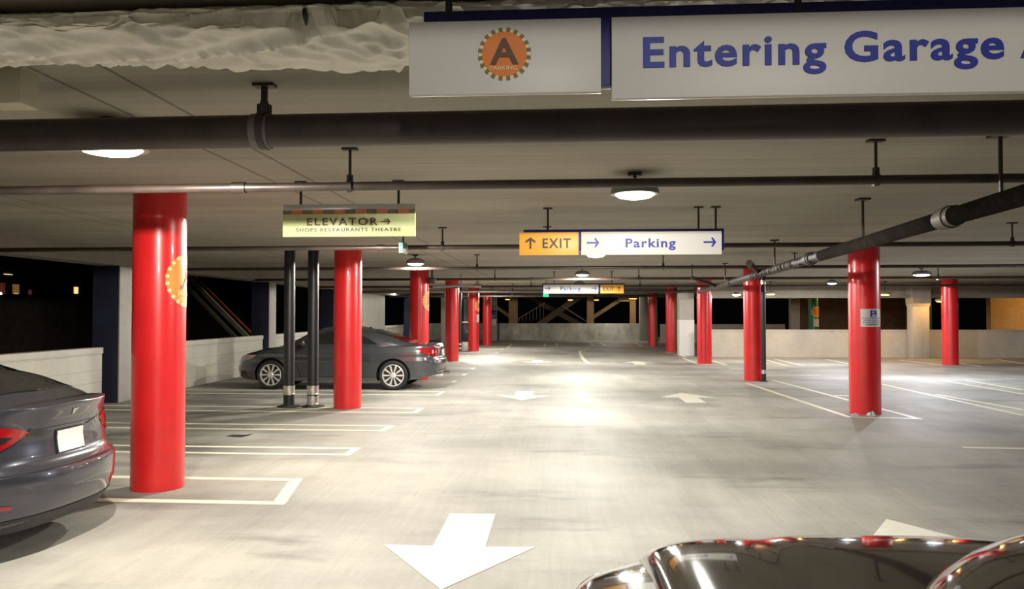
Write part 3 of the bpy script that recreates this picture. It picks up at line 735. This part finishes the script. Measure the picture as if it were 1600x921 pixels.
# ------------------------------------------------------------------ cars
def interp(tab, x):
    if x <= tab[0][0]: return tab[0][1]
    for (a, b), (c, d) in zip(tab, tab[1:]):
        if x <= c:
            t = (x - a) / (c - a); t2 = t * t * (3 - 2 * t) * .5 + t * .5
            return b + (d - b) * t2
    return tab[-1][1]
class Car:
    """local x: 0 at the tail, L at the nose; y: half widths; z up"""
    def __init__(s, name, L, Wd, Lr, nr, Lf, nf, zb, zc, crown, dside, drear, dfront, m, mcrown=2.6):
        s.t = empty(name); s.L = L; s.zb = zb; s.zc = zc; s.crown = crown; s.ds, s.dr, s.df = dside, drear, dfront; s.m = m; s.mc = mcrown
        o = []
        wid = lambda x: Wd * (1 - .07 * abs((x - L * .47) / (L / 2)) ** 2.2)
        for k in range(25):
            a = PI / 2 * (1 - k / 24); x = Lr - Lr * math.sin(a) ** (2 / nr); o.append((x, wid(Lr) * math.cos(a) ** (2 / nr) if k else 0.0))
        n = 44
        for k in range(1, n): x = Lr + (L - Lf - Lr) * k / n; o.append((x, wid(x)))
        for k in range(25):
            a = PI / 2 * k / 24; x = L - Lf + Lf * math.sin(a) ** (2 / nf); o.append((x, wid(L - Lf) * math.cos(a) ** (2 / nf) if k < 24 else 0.0))
        s.o = o; s.al = [0]
        for (a, b), (c, d) in zip(o, o[1:]): s.al.append(s.al[-1] + math.hypot(c - a, d - b))
    def O(s, q):
        al = s.al; q = min(max(q, 0), al[-1]); i = 0
        lo, hi = 0, len(al) - 1
        while hi - lo > 1:
            mid = (lo + hi) // 2
            if al[mid] <= q: lo = mid
            else: hi = mid
        t = (q - al[lo]) / max(1e-9, al[hi] - al[lo]); a, b = s.o[lo], s.o[hi]
        return a[0] + (b[0] - a[0]) * t, a[1] + (b[1] - a[1]) * t
    def N(s, q):
        a = s.O(q - .03); b = s.O(q + .03)
        if q < .03: a = (b[0], -b[1])
        if q > s.al[-1] - .03: b = (a[0], -a[1])
        dx, dy = b[0] - a[0], b[1] - a[1]; l = math.hypot(dx, dy) or 1
        return (-dy / l, dx / l)
    def B(s, q, z, h=0, side=1):
        """surface of the body at arc length q from the middle of the tail and at height z"""
        ox, oy = s.O(q); nx, ny = s.N(q)
        d = interp(s.ds, z) * ny * ny + (interp(s.dr, z) if nx < 0 else interp(s.df, z)) * nx * nx
        y = max(0, oy - ny * (d - h))
        return Vector((ox - nx * (d - h), side * y, z))
    def sx(s, x):
        """arc length where the side is at x"""
        lo, hi = s.al[24] * .2, s.al[-1]
        for _ in range(40):
            mid = (lo + hi) / 2
            if s.O(mid)[0] < x: lo = mid
            else: hi = mid
        return lo
    def zs(s, x): return interp(s.zc, x) - interp(s.crown, x)
    def body(s, wheels, r, arch, name='body'):
        mb = MB(); rows = []
        qs = s.al
        for i, q in enumerate(qs):
            x = s.o[i][0]; zs = s.zs(x); zc = interp(s.zc, x); zb = interp(s.zb, x); row = []
            nz = 22
            row.append(Vector((s.B(q, zb)[0], 0, zb)))
            for k in range(nz + 1): row.append(s.B(q, zb + (zs - zb) * k / nz))
            p = row[-1]
            for k in range(1, 13):
                a = PI / 2 * k / 12; e = 2 / s.mc
                row.append(Vector((p.x, p.y * math.cos(a) ** e if k < 12 else 0, zs + (zc - zs) * math.sin(a) ** e)))
            rows.append(row)
        mb.grid(rows); half = [[Vector((p.x, -p.y, p.z)) for p in r_] for r_ in rows]; mb.grid(half)
        bmesh.ops.remove_doubles(mb.b, verts=mb.b.verts[:], dist=1e-4)
        bmesh.ops.dissolve_degenerate(mb.b, edges=mb.b.edges[:], dist=1e-4)
        bmesh.ops.holes_fill(mb.b, edges=mb.b.edges[:], sides=0)
        o = mb.build(name, [s.m, M_black], s.t, 40)
        cut = MB()
        for (x, y) in wheels:
            for sg in (-1, 1): cut.tube((x, sg * (y + .3), r), (x, sg * (y - .27), r), arch, 40)
        c = cut.build('cut', M_black)
        md = o.modifiers.new('b', 'BOOLEAN'); md.object = c; md.operation = 'DIFFERENCE'; md.solver = 'EXACT'; md.material_mode = 'TRANSFER'
        dg = bpy.context.evaluated_depsgraph_get(); me = bpy.data.meshes.new_from_object(o.evaluated_get(dg))
        o.modifiers.clear(); old = o.data; o.data = me; me.name = name; bpy.data.objects.remove(c); bpy.data.meshes.remove(old)
        me.set_sharp_from_angle(angle=R(38))
        s.bodyo = o
        return o
    def cabin(s, zr, zbase, wb, n=2.9, x0=None, x1=None, m=None):
        s.gz, s.gb, s.gw, s.gn = zr, zbase, wb, n
        mb = MB(); rows = []
        a, b = zr[0][0], zr[-1][0]
        for i in range(61):
            x = a + (b - a) * i / 60; row = []
            z0 = interp(zbase, x) - .06; z1 = max(z0 + .01, interp(zr, x)); w = interp(wb, x)
            for k in range(33):
                an = PI * k / 32; cs = math.cos(an); e = 2 / n
                row.append(Vector((x, w * math.copysign(abs(cs) ** e, cs), z0 + (z1 - z0) * abs(math.sin(an)) ** e)))
            rows.append(row)
        vs = mb.grid(rows); mb.b.faces.new(vs[0]); mb.b.faces.new(vs[-1][::-1])
        for (p, q) in zip(vs, vs[1:]): mb.b.faces.new((p[0], q[0], q[-1], p[-1]))
        return mb.build('cabin', m or s.m, s.t, 50)
    def gs(s, side):
        def fn(x, z, h):
            z0 = interp(s.gb, x) - .06; z1 = max(z0 + .02, interp(s.gz, x)); w = interp(s.gw, x); t = min(.995, max(0, (z - z0) / (z1 - z0)))
            y = w * (1 - t ** s.gn) ** (1 / s.gn)
            return Vector((x, side * (y + h), z + h * .3))
        return fn
    def gt(s):
        def fn(x, y, h):
            z0 = interp(s.gb, x) - .06; z1 = max(z0 + .02, interp(s.gz, x)); w = interp(s.gw, x); t = min(.97, abs(y) / w)
            return Vector((x + (h * .6 if x > (s.gz[0][0] + s.gz[-1][0]) / 2 else -h * .5), y, z0 + (z1 - z0) * (1 - t ** s.gn) ** (1 / s.gn) + h))
        return fn
    def side(s, pts, name, m, eps=.001, th=.004, cell=.06, sides=(1, -1), parent=None):
        """outline in (x, z) on the flank"""
        for sd in sides:
            pp = [(s.sx(x), z) for x, z in pts]
            patch(pp, lambda q, z, h: s.B(q, z, h, sd), eps, th, cell, name, m, parent or s.t)
    def arc(s, pts, name, m, eps=.001, th=.004, cell=.05, sides=(1, -1), parent=None):
        """outline in (arc length from tail middle, z)"""
        r = []
        for sd in sides: r.append(patch(pts, lambda q, z, h: s.B(q, z, h, sd), eps, th, cell, name, m, parent or s.t))
        return r
    def tail(s, pts, name, m, eps=.001, th=.004, cell=.05, parent=None):
        """outline across the tail middle: u < 0 one side, u > 0 the other"""
        return patch(pts, lambda u, z, h: s.B(abs(u), z, h, 1 if u >= 0 else -1), eps, th, cell, name, m, parent or s.t)
    def wheels(s, xs, y, r, w, spokes, rimm, rim=.74):
        for x in xs:
            for sg in (1, -1):
                t = MB().lathe([(r * rim, -w / 2 + .01), (r * .90, -w / 2), (r * .975, -w / 2 + .02), (r, -w / 2 + .05), (r, w / 2 - .05), (r * .975, w / 2 - .02), (r * .90, w / 2), (r * rim, w / 2 - .01), (r * rim, -w / 2 + .01)], (0, 0, 0), 'Y', 48)
                t = t.build('wheel', mat('tyre_rubber', (.012, .012, .013), .75), s.t); t.location = (x, sg * (y - w / 2), r)
                mb = MB(); rr = r * rim; f = sg * (w / 2 - .02)
                mb.lathe([(rr, -w / 2 + .01), (rr + .002, w / 2 - .012), (rr - .016, w / 2 - .008), (rr - .022, w / 2 - .03), (rr - .03, -w / 2 + .012)], (0, 0, 0), 'Y', 48) if sg > 0 else mb.lathe([(rr, w / 2 - .01), (rr + .002, -w / 2 + .012), (rr - .016, -w / 2 + .008), (rr - .022, -w / 2 + .03), (rr - .03, w / 2 - .012)], (0, 0, 0), 'Y', 48)
                for k in range(spokes):
                    a = 2 * PI * (k + .5) / spokes
                    M_ = Matrix.Rotation(a, 4, 'Y') @ Matrix.Translation((0, f, 0)) @ Matrix.Rotation(PI / 2, 4, 'X')
                    w0, w1 = .011, .021
                    mb.prism([(-w0, .045), (w0, .045), (w1, rr - .018), (-w1, rr - .018)], .022 * sg, M_)
                mb.lathe([(.001, .0), (.055, .0), (.06, .01 * sg), (.045, .022 * sg), (.001, .026 * sg)], (0, f - .004 * sg, 0), 'Y', 24)
                mb.build('rim', rimm, t, 30)
                MB().lathe([(.001, 0), (rr * .93, 0), (rr * .93, .01), (.001, .01)], (0, f - .06 * sg, 0), 'Y', 32).build('brake_disc', mat('brake_dark', (.03, .03, .03), .6), t)
M_glass = mat('dark_car_glass', (.010, .011, .012), .06, coat=.6, spec=.6)
M_lamp = mat('red_lamp_glass', (.20, .004, .006), .12, coat=1, emit=(1, .03, .03), es=.02)
M_clear = mat('clear_lamp_glass', (.22, .22, .22), .1, coat=1)
M_amber = mat('amber_lamp', (.75, .20, .01), .2, coat=1)
M_chrome = mat('chrome', (.75, .75, .75), .12, metal=1)
M_alloy = mat('alloy_rim', (.78, .76, .72), .3, metal=.55)
M_trim = mat('black_trim', (.012, .012, .013), .5)
M_plate = mat('license_plate', (.58, .58, .57), .5)

def coupe():
    P = mat('charcoal_car_paint', (.07, .075, .083), .26, metal=.55, coat=1)
    c = Car('coupe', 4.74, .915, .62, 2.7, .85, 2.5,
        zb=[(0, .34), (.5, .24), (1, .2), (3.8, .19), (4.2, .2), (4.74, .26)],
        zc=[(0, .93), (.12, 1.0), (.3, 1.025), (.8, 1.01), (1.5, 1.0), (2.5, .985), (3.3, .985), (3.6, .965), (4.0, .90), (4.4, .81), (4.74, .66)],
        crown=[(0, .05), (.4, .08), (1.2, .11), (3.3, .12), (4.0, .13), (4.74, .10)],
        dside=[(.19, .07), (.3, .035), (.45, .022), (.62, .0), (.74, .012), (.80, .008), (.9, .05), (1.0, .10)],
        drear=[(.3, .09), (.4, .03), (.55, .0), (.66, .02), (.72, .07), (.9, .08), (1.02, .03)],
        dfront=[(.2, .08), (.3, .02), (.45, .0), (.6, .03), (.75, .10), (.95, .22)], m=P)
    r = .322
    c.body([(1.03, .915), (3.77, .915)], r, .375)
    c.cabin(zr=[(.55, 1.0), (.85, 1.09), (1.2, 1.215), (1.6, 1.325), (2.0, 1.385), (2.35, 1.395), (2.7, 1.365), (3.05, 1.24), (3.35, 1.09), (3.62, .95)],
            zbase=[(.5, .97), (1.0, .96), (3.3, .93), (3.62, .93)], wb=[(.5, .58), (.9, .74), (1.4, .805), (2.6, .815), (3.2, .79), (3.62, .70)], n=2.7)
    g_ = [(1.42, 1.005), (1.50, 1.06), (1.75, 1.18), (2.05, 1.265), (2.4, 1.285), (2.62, 1.25), (2.85, 1.15), (3.12, 1.0)]
    for sd in (1, -1):
        patch([(1.40, 1.0), (1.75, 1.0), (1.80, 1.20), (1.62, 1.13)], c.gs(sd), .001, .004, .06, 'quarter_window', M_glass, c.t)
        patch([(1.81, 1.0), (3.14, 1.0), (2.88, 1.14), (2.65, 1.245), (2.45, 1.28), (2.1, 1.275), (1.86, 1.225)], c.gs(sd), .001, .004, .06, 'side_window', M_glass, c.t)
    patch([(2.78, -.52), (2.74, 0), (2.78, .52), (3.52, .62), (3.56, 0), (3.52, -.62)], c.gt(), .002, .004, .06, 'windshield', M_glass, c.t)
    patch([(.66, -.50), (.64, 0), (.66, .50), (1.5, .50), (1.56, 0), (1.5, -.50)], c.gt(), .002, .004, .06, 'rear_window', M_glass, c.t)
    # door, seams, handle
    seam = lambda pts, w=.006: [c.side([(x - w, z), (x2 - w, z2), (x2 + w, z2), (x + w, z)], 'door_seam', M_trim, .0, .0015, .08) for (x, z), (x2, z2) in zip(pts, pts[1:])]
    seam([(1.72, .93), (1.80, .6), (1.76, .3)]); seam([(3.15, .92), (3.2, .6), (3.10, .3)])
    c.side([(1.76, .29), (3.12, .29), (3.12, .302), (1.76, .302)], 'sill_seam', M_trim, .0, .0015, .1)
    c.side([(1.86, .80), (2.08, .80), (2.08, .83), (1.86, .83)], 'door_handle', P, .004, .022, .05)
    for sd in (1, -1):
        mb = MB(); bmesh.ops.create_uvsphere(mb.b, u_segments=20, v_segments=12, radius=1, matrix=Matrix.Translation((3.02, sd * .95, 1.03)) @ Matrix.Diagonal((.075, .10, .075, 1)))
        mb.tube((3.05, sd * .78, .97), (3.03, sd * .92, 1.0), .025, 10)
        mo = mb.build('door_mirror', P, c.t)
        MB().lathe([(.001, 0), (.06, 0), (.062, -.006), (.001, -.008)], (2.955, sd * .95, 1.035), 'X', 20).build('mirror_glass', M_chrome, mo)
    # lights
    c.arc([(.50, .74), (.56, .92), (.70, .945), (.98, .93), (1.16, .915), (1.06, .83), (.90, .76), (.70, .725)], 'tail_light', M_lamp, .002, .012)
    c.arc([(.02, .87), (.52, .90), (.50, .80), (.02, .78)], 'trunk_trim', M_chrome, .002, .008)
    q = c.al[-1]
    for o in c.arc([(q - .55, .60), (q - .62, .70), (q - .95, .765), (q - 1.22, .76), (q - 1.05, .66), (q - .80, .60)], 'headlight', M_clear, .002, .008):
        pass
    c.arc([(q - 1.20, .752), (q - 1.04, .745), (q - .98, .70), (q - 1.05, .69)], 'turn_signal', M_amber, .006, .008)
    c.arc([(q - .45, .32), (q - .02, .32), (q - .02, .52), (q - .45, .50)], 'grille', M_trim, .001, .004)
    c.arc([(q - .95, .30), (q - .70, .30), (q - .70, .40), (q - .92, .40)], 'bumper_vent', M_trim, .001, .004)
    c.tail([(-.55, .34), (.55, .34), (.55, .43), (-.55, .43)], 'bumper_valance', M_trim, .001, .004)
    pl = c.tail([(-.155, .72), (.155, .72), (.155, .865), (-.155, .865)], 'license_plate', M_plate, .010, .004)
    for sd in (1, -1):
        MB().lathe([(.028, 0), (.036, 0), (.036, .14), (.028, .14), (.028, .01)], (-.015, sd * .52, .30), 'X', 20).build('exhaust_tip', M_chrome, c.t)
    c.side([(.72, .34), (1.42, .34), (1.42, .20), (.72, .20)], 'arch_shadow_lip', M_trim, -.12, .02, .2) if False else None
    c.wheels((1.03, 3.77), .895, r, .22, 10, M_alloy, .75)
    bmesh_ = MB().lathe([(.0012, .03), (.014, .028), (.035, .0)], (1.75, 0, 1.345), 'Z', 12); bmesh_.build('roof_antenna', P, c.t)
    return c.t

def sedan():
    P = mat('slate_car_paint', (.052, .053, .068), .26, metal=.6, coat=1)
    c = Car('sedan', 4.69, .925, .75, 2.55, .95, 2.5,
        zb=[(0, .24), (.5, .20), (1, .16), (4.2, .16), (4.69, .22)],
        zc=[(0, 1.035), (.1, 1.055), (.25, 1.05), (.6, 1.05), (1.2, 1.02), (2.5, .97), (3.5, .97), (4.0, .88), (4.4, .76), (4.69, .62)],
        crown=[(0, .022), (.12, .03), (.5, .07), (1.2, .09), (3.3, .12), (4.69, .10)],
        dside=[(.16, .08), (.28, .04), (.45, .02), (.62, .0), (.8, .012), (.86, .035), (.95, .09), (1.05, .19)],
        drear=[(.20, .14), (.27, .07), (.34, .03), (.44, .0), (.55, .0), (.595, .012), (.62, .075), (.66, .105), (.80, .125), (.93, .105), (.99, .075), (1.05, .05)],
        dfront=[(.2, .1), (.35, .0), (.6, .03), (.75, .10), (.95, .22)], m=P, mcrown=3.0)
    r = .335
    c.body([(.98, .925), (3.86, .925)], r, .385)
    c.cabin(zr=[(.22, 1.04), (.45, 1.135), (.75, 1.235), (1.2, 1.345), (1.7, 1.42), (2.2, 1.445), (2.7, 1.42), (3.1, 1.30), (3.5, 1.10), (3.8, .95)],
            zbase=[(.2, 1.02), (1, .98), (3.8, .93)], wb=[(.22, .60), (.6, .72), (1.2, .80), (2.6, .82), (3.3, .78), (3.8, .70)], n=2.7)
    for sd in (1, -1):
        patch([(.95, 1.03), (1.95, 1.0), (1.95, 1.33), (1.55, 1.29), (1.2, 1.19)], c.gs(sd), .001, .004, .06, 'rear_side_window', M_glass, c.t)
        patch([(2.02, 1.0), (3.25, .98), (3.05, 1.10), (2.75, 1.25), (2.45, 1.32), (2.02, 1.335)], c.gs(sd), .001, .004, .06, 'front_side_window', M_glass, c.t)
    patch([(2.8, -.54), (2.76, 0), (2.8, .54), (3.66, .62), (3.7, 0), (3.66, -.62)], c.gt(), .002, .004, .06, 'windshield', M_glass, c.t)
    patch([(.42, -.50), (.38, 0), (.42, .50), (1.0, .60), (1.75, .56), (1.8, 0), (1.75, -.56), (1.0, -.60)], c.gt(), .002, .004, .06, 'rear_window', M_glass, c.t)
    # tail: lamps wrap from lid to flank
    c.arc([(.44, .865), (.55, .90), (.82, .935), (1.10, .945), (1.32, .955), (1.22, .86), (1.12, .73), (1.0, .705), (.80, .725), (.60, .79)], 'tail_light', M_lamp, .002, .010)
    c.arc([(.58, .845), (.74, .862), (.92, .86), (.92, .80), (.78, .79), (.64, .815)], 'lamp_insert', M_glass, .012, .004)
    c.arc([(.20, .845), (.43, .885), (.46, .845), (.30, .825)], 'lamp_extension', M_glass, .002, .006)
    c.tail([(-.45, .872), (.45, .872), (.45, .878), (-.45, .878)], 'lid_crease', M_trim, .0, .0015)
    c.tail([(-.84, .602), (.84, .602), (.84, .611), (-.84, .611)], 'lid_gap', M_trim, .0, .003)
    pr = c.tail([(-.168, .675), (.168, .675), (.168, .845), (-.168, .845)], 'plate_frame', M_trim, .004, .006)
    pl = c.tail([(-.155, .685), (.155, .685), (.155, .837), (-.155, .837)], 'license_plate', M_plate, .011, .003, parent=None)
    mb = MB()
    em = [(-.022, .975), (.022, .975), (.024, .985), (.004, .982), (.004, .94), (-.004, .94), (-.004, .982), (-.024, .985)]
    c.tail([(u * 1.3, .955 + (z - .955) * 1.1) for u, z in em], 'emblem', M_chrome, .002, .004)
    c.tail([(-.70, .20), (.70, .20), (.74, .30), (-.74, .30)], 'lower_valance', M_trim, .002, .006)
    c.arc([(.62, .375), (.92, .395), (.92, .43), (.62, .405)], 'bumper_reflector', M_lamp, .002, .004)
    c.side([(1.9, .30), (1.912, .30), (1.962, .95), (1.95, .95)], 'door_seam', M_trim, .0, .0015)
    c.side([(3.15, .30), (3.162, .30), (3.212, .92), (3.2, .92)], 'door_seam', M_trim, .0, .0015)
    c.side([(2.08, .80), (2.30, .80), (2.30, .825), (2.08, .825)], 'door_handle', M_trim, .001, .004)
    c.side([(1.15, .80), (1.36, .80), (1.36, .825), (1.15, .825)], 'door_handle', M_trim, .001, .004)
    q = c.al[-1]; c.arc([(q - .62, .62), (q - .9, .72), (q - 1.25, .75), (q - 1.0, .62)], 'headlight', M_clear, .002, .008)
    for sd in (1, -1):
        mb = MB(); bmesh.ops.create_uvsphere(mb.b, u_segments=20, v_segments=12, radius=1, matrix=Matrix.Translation((3.1, sd * .97, 1.03)) @ Matrix.Diagonal((.09, .10, .06, 1)))
        mb.tube((3.1, sd * .78, .98), (3.1, sd * .92, 1.0), .025, 10); mb.build('door_mirror', P, c.t)
    c.wheels((.98, 3.86), .905, r, .235, 10, mat('dark_alloy', (.10, .10, .105), .35, metal=.6), .75)
    return c.t

def suv():
    P = mat('black_car_paint', (.006, .006, .007), .10, metal=.0, coat=1, spec=.6)
    c = Car('car', 4.75, 1.0, .55, 3.0, .62, 3.0,
        zb=[(0, .3), (1, .25), (4.2, .25), (4.75, .3)],
        zc=[(0, 1.05), (.5, 1.08), (3.2, 1.08), (3.6, 1.055), (4.2, 1.01), (4.6, .97), (4.75, .94)],
        crown=[(0, .06), (3.2, .10), (4.2, .09), (4.75, .06)],
        dside=[(.25, .06), (.5, .0), (.8, .0), (.95, .03), (1.05, .07)], drear=[(.3, .06), (.5, 0), (1.0, .05)],
        dfront=[(.3, .06), (.45, .0), (.7, .0), (.85, .03), (.95, .08)], m=P, mcrown=3.0)
    r = .37
    c.body([(.95, 1.0), (3.8, 1.0)], r, .43)
    c.cabin(zr=[(.15, 1.07), (.45, 1.22), (.8, 1.33), (1.2, 1.38), (1.6, 1.35), (2.05, 1.20), (2.45, 1.05)],
            zbase=[(0, 1.06), (3.3, 1.05)], wb=[(.15, .70), (.6, .80), (1.8, .80), (2.45, .74)], n=3.0)
    for sd in (1, -1):
        patch([(.55, 1.10), (1.15, 1.09), (1.15, 1.30), (.80, 1.26)], c.gs(sd), .001, .004, .08, 'rear_side_window', M_glass, c.t)
        patch([(1.22, 1.09), (2.2, 1.08), (1.9, 1.19), (1.55, 1.28), (1.22, 1.30)], c.gs(sd), .001, .004, .08, 'front_side_window', M_glass, c.t)
    patch([(1.72, -.52), (1.68, 0), (1.72, .52), (2.36, .62), (2.40, 0), (2.36, -.62)], c.gt(), .002, .004, .08, 'windshield', M_glass, c.t)
    # raised hood panel
    mb = MB(); rows = []; nu, nv = 72, 48
    for j in range(nv + 1):
        v = j / nv; vv = 1 - (1 - v) ** 2.2; row = []
        for i in range(nu + 1):
            u = math.sin(PI / 2 * (2 * i / nu - 1)); xf = 4.665 - .06 * u * u - .03 * u ** 8
            x = 3.25 + (xf - 3.25) * vv
            rise = max(0, 1 - abs(u) ** 14) ** .5 * max(0, 1 - vv ** 9) ** .5
            base = 1.012 - .022 * max(0, (x - 3.9)) / .8
            z = base - .05 + rise * .098 + .018 * (1 - u * u) - .010 * math.exp(-((abs(u) - .52) / .09) ** 2) * rise
            row.append((x, .745 * u * (1 - .03 * vv), z))
        rows.append(row)
    mb.grid(rows); h = mb.build('hood', P, c.t, 60)
    mb = MB(); rows = []
    for j in range(21):
        f_ = j / 20; row = []
        for i in range(48):
            a = 2 * PI * i / 48; rho = math.sin(f_ * PI / 2)
            row.append((3.45 + .85 * rho * math.cos(a), -.50 + .87 * rho * math.sin(a), .99 + .27 * max(0, 1 - rho ** 4) ** .5))
        rows.append(row)
    mb.grid(rows, close=True); mb.build('hood_dome', P, c.t, 60)
    q = c.al[-1]
    for o in c.arc([(q - .62, .80), (q - .66, .885), (q - .95, .91), (q - 1.22, .90), (q - 1.12, .80)], 'headlight', M_glass, .003, .012):
        pass
    c.arc([(q - .58, .775), (q - .62, .90), (q - .96, .93), (q - 1.30, .915), (q - 1.15, .78)], 'headlight_surround', M_chrome, .001, .006)
    c.arc([(q - .52, .55), (q - .01, .55), (q - .01, .86), (q - .52, .86)], 'grille', M_trim, .001, .006)
    c.wheels((.95, 3.8), .98, r, .25, 6, M_alloy, .72)
    return c.t

t = coupe(); t.location = (-2.50, 18.2, 0); t.rotation_euler = (0, 0, PI + R(-1.0))
tag(t, 'dark grey two door coupe parked nose to the left parapet', 'car')
t = sedan(); t.location = (-3.45, 5.72, 0); t.rotation_euler = (0, 0, PI + R(-1.0))
tag(t, 'slate grey sedan with white plate cut off by the left edge', 'car')
t = suv(); t.location = (.97, 2.60 - 4.75, 0); t.rotation_euler = (0, 0, PI / 2)
tag(t, 'glossy black car whose hood fills the lower right corner', 'car')

# ------------------------------------------------------------------ beyond the parapets
M_night = mat('night_facade', (.030, .020, .016), .9, var=.4, scale=3)
t = empty('dark_building', (-26, 30, 0))
MB().box((0, 0, 3.0), (4, 70, 14)).build('facade', M_night, t)
def lit(px, py, w, h, c, e, lab):
    p = at(px, py, 1); k = -23.98 / p.x; q = Vector((0, 0, EYE)) + (p - Vector((0, 0, EYE))) * k
    w, h = w * .6, h * .6
    o = MB().box((2.01, q.y - 30, q.z), (.04, w, h)).box((2.02, q.y - 30, q.z), (.06, .05, h)).build('lit_window', glow('window_glow_%d' % px, c, e), t)
lit(119, 454, .55, .55, (1, .6, .2), .8, ''); lit(25, 452, .7, .7, (1, .5, .15), .08, ''); lit(25, 459, .5, .12, (1, .85, .6), 1.6, ''); lit(3, 451, .7, .8, (.8, .1, .05), .04, '')
lit(47, 457, .35, .35, (.6, .1, .3), .05, ''); lit(1, 459, .3, .12, (1, .9, .7), 1.5, ''); lit(13, 429, .9, .06, (1, .9, .4), .5, '')
tag(t, 'dark building with a few small lit windows beyond the left parapet', 'building')
# diagonal stair beyond the left wall
t = empty('outside_stair', (0, 0, 0))
Ya = 18.6
def dg_(p0, p1, Y, w, th, name, m, off=0):
    a = at(*p0, Y) ; b = at(*p1, Y); d = b - a
    M_ = Matrix.Translation((a + b) / 2 + Vector((0, off, 0))) @ Matrix.Rotation(-math.atan2(d.z, d.x), 4, 'Y')
    mb = MB(); mb.box((0, 0, 0), (d.length, th, w)); 
    for v in mb.b.verts: v.co = M_ @ v.co
    return mb.build(name, m, t)
M_st1 = mat('stair_rail_metal', (.26, .22, .17), .5, metal=.3); M_st2 = mat('stair_red_edge', (.30, .06, .03), .5)
dg_((262, 400), (420, 561), 25.5, .13, .12, 'stringer', M_st1); dg_((268, 395), (430, 558), 25.2, .05, .06, 'handrail', M_st2); dg_((258, 412), (410, 572), 25.0, .10, .08, 'stringer', mat('stair_dark', (.10, .08, .06), .7))
tag(t, 'sloping metal stair seen through the left opening past the nearest red column', 'stairs')
# far stairs, posts and braces beyond the back parapet
M_far = mat('far_concrete', (.30, .27, .21), .8, var=.15, scale=2)
Yf = 55.0
def post(px0, px1, ytop, ybot, lab, m=M_far, Y=Yf):
    a = at(px0, ytop, Y); b = at(px1, ybot, Y); t = empty('steel_post', ((a.x + b.x) / 2, Y, 0))
    w = abs(b.x - a.x); MB().box((0, 0, 1.428), (w, .12, 2.856)).box((-w / 2 + .05, .2, 1.428), (.1, .4, 2.856)).box((0, -.02, .1), (w * 1.3, .3, .2)).build('post_body', m, t); tag(t, lab, 'post', 'posts beyond the back parapet')
post(795, 809, 458, 505, 'broad grey post left of the far stairs'); post(917, 928, 462, 505, 'grey post right of the far stairs'); post(984, 993.5, 460, 505, 'post lit orange beyond the right end of the back parapet')
def brace(p0, p1, w, lab, m=M_far):
    global t
    t = empty('diagonal_brace', (0, 0, 0)); dg_(p0, p1, Yf + .3, w, .25, 'brace_body', m); t.location.y = .25; tag(t, lab, 'brace', 'braces beyond the back parapet')
brace((774, 479), (803, 500), .22, 'pale diagonal brace left of the far stairs'); brace((917, 502.5), (972, 467), .25, 'diagonal brace rising right towards the orange lamp')
t = empty('horizontal_beam', (0, 0, 0)); a = at(966, 464.5, Yf); b = at(983.2, 471, Yf)
MB().box(((a.x + b.x) / 2, Yf, (a.z + b.z) / 2), (b.x - a.x, .4, a.z - b.z), bev=.02).box(((a.x + b.x) / 2, Yf - .22, b.z), (b.x - a.x, .1, .05)).build('beam_body', M_far, t); tag(t, 'short beam lit orange beside the far orange lamp', 'beam')
t = empty('far_staircase', (0, 0, 0)); M_sd = mat('stair_concrete', (.14, .13, .11), .8)
dg_((806, 533), (908, 462), Yf + 2, .42, 1.2, 'flight', M_sd); dg_((822, 462), (944, 528), Yf + 3.5, .36, 1.2, 'flight', M_sd)
dg_((802, 503), (852, 473), Yf + 1, .05, .05, 'handrail', M_st1); dg_((878, 478), (918, 504), Yf + 1, .06, .05, 'handrail', M_st1)
mb = MB()
for k in range(9):
    px = 806 + k * 5.4; yt = 503 - (px - 802) * .6; a = at(px, yt, Yf + 1); mb.tube((a.x, a.y, a.z), (a.x, a.y, a.z - min(1.0, .15 + k * .12)), .02, 6)
mb.build('balusters', M_st1, t)
tag(t, 'concrete staircase with crossing flights beyond the back parapet', 'stairs')
# green columns and lit wall beyond the right parapet
def gcol(px, Y, r, lab, logo=False):
    a = at(px, 490, Y); t = empty('round_column', (a.x, Y, 0)); MB().lathe([(r, 0), (r, CEIL)], seg=32).build('shaft', M_green, t)
    if logo:
        fn = lambda u, v, h: Vector(((r + h) * math.cos(R(-68) + u / r), (r + h) * math.sin(R(-68) + u / r), v))
        gear(t, 0, 1.75, .26, fn, .001, .05); patch([(-.16, 1.05), (.16, 1.05), (.16, 1.42), (-.16, 1.42)], fn, .002, .002, .05, 'notice', M_white, t)
    tag(t, lab, 'column', 'green columns beyond the right parapet')
gcol(1271, 39, .24, 'green column with an orange emblem beyond the pale parapet', True); gcol(1446, 39, .27, 'plain green column beyond the pale parapet')
a = at(1548, 490, 41)
struct(MB().box((a.x + 5, 41.2, 1.5), (10, .4, 3.4)).build('wall_side', mat('tan_wall', (.55, .38, .20), .8, var=.1)))
struct(MB().box((a.x - 3.5, 48, 1.5), (7.5, .4, 3.4)).build('wall_side', mat('brown_wall', (.16, .11, .06), .85, var=.2)))
t = empty('square_pier', (at(1241, 490, 38).x, 38, 0)); MB().box((0, 0, CEIL / 2), (.4, .4, CEIL), bev=.01).build('pier_body', M_dim, t); tag(t, 'dim grey pier beyond the pale parapet, left of a green column', 'pier')
struct(MB().box((16, 40, CEIL + .1), (18, 17, .2)).build('ceiling', M_ceil)) if False else None
for i, (x, y, pw) in enumerate(((a.x + 3.0, 38.5, .55), (15.0, 38.0, .3))):
    lamp(x, y, 2.7, ['orange lamp lighting the tan wall beyond the right parapet', 'orange lamp beyond the right parapet near the green columns'][i], GO, lens=M_lenso, col=(1, .55, .18), power=pw)
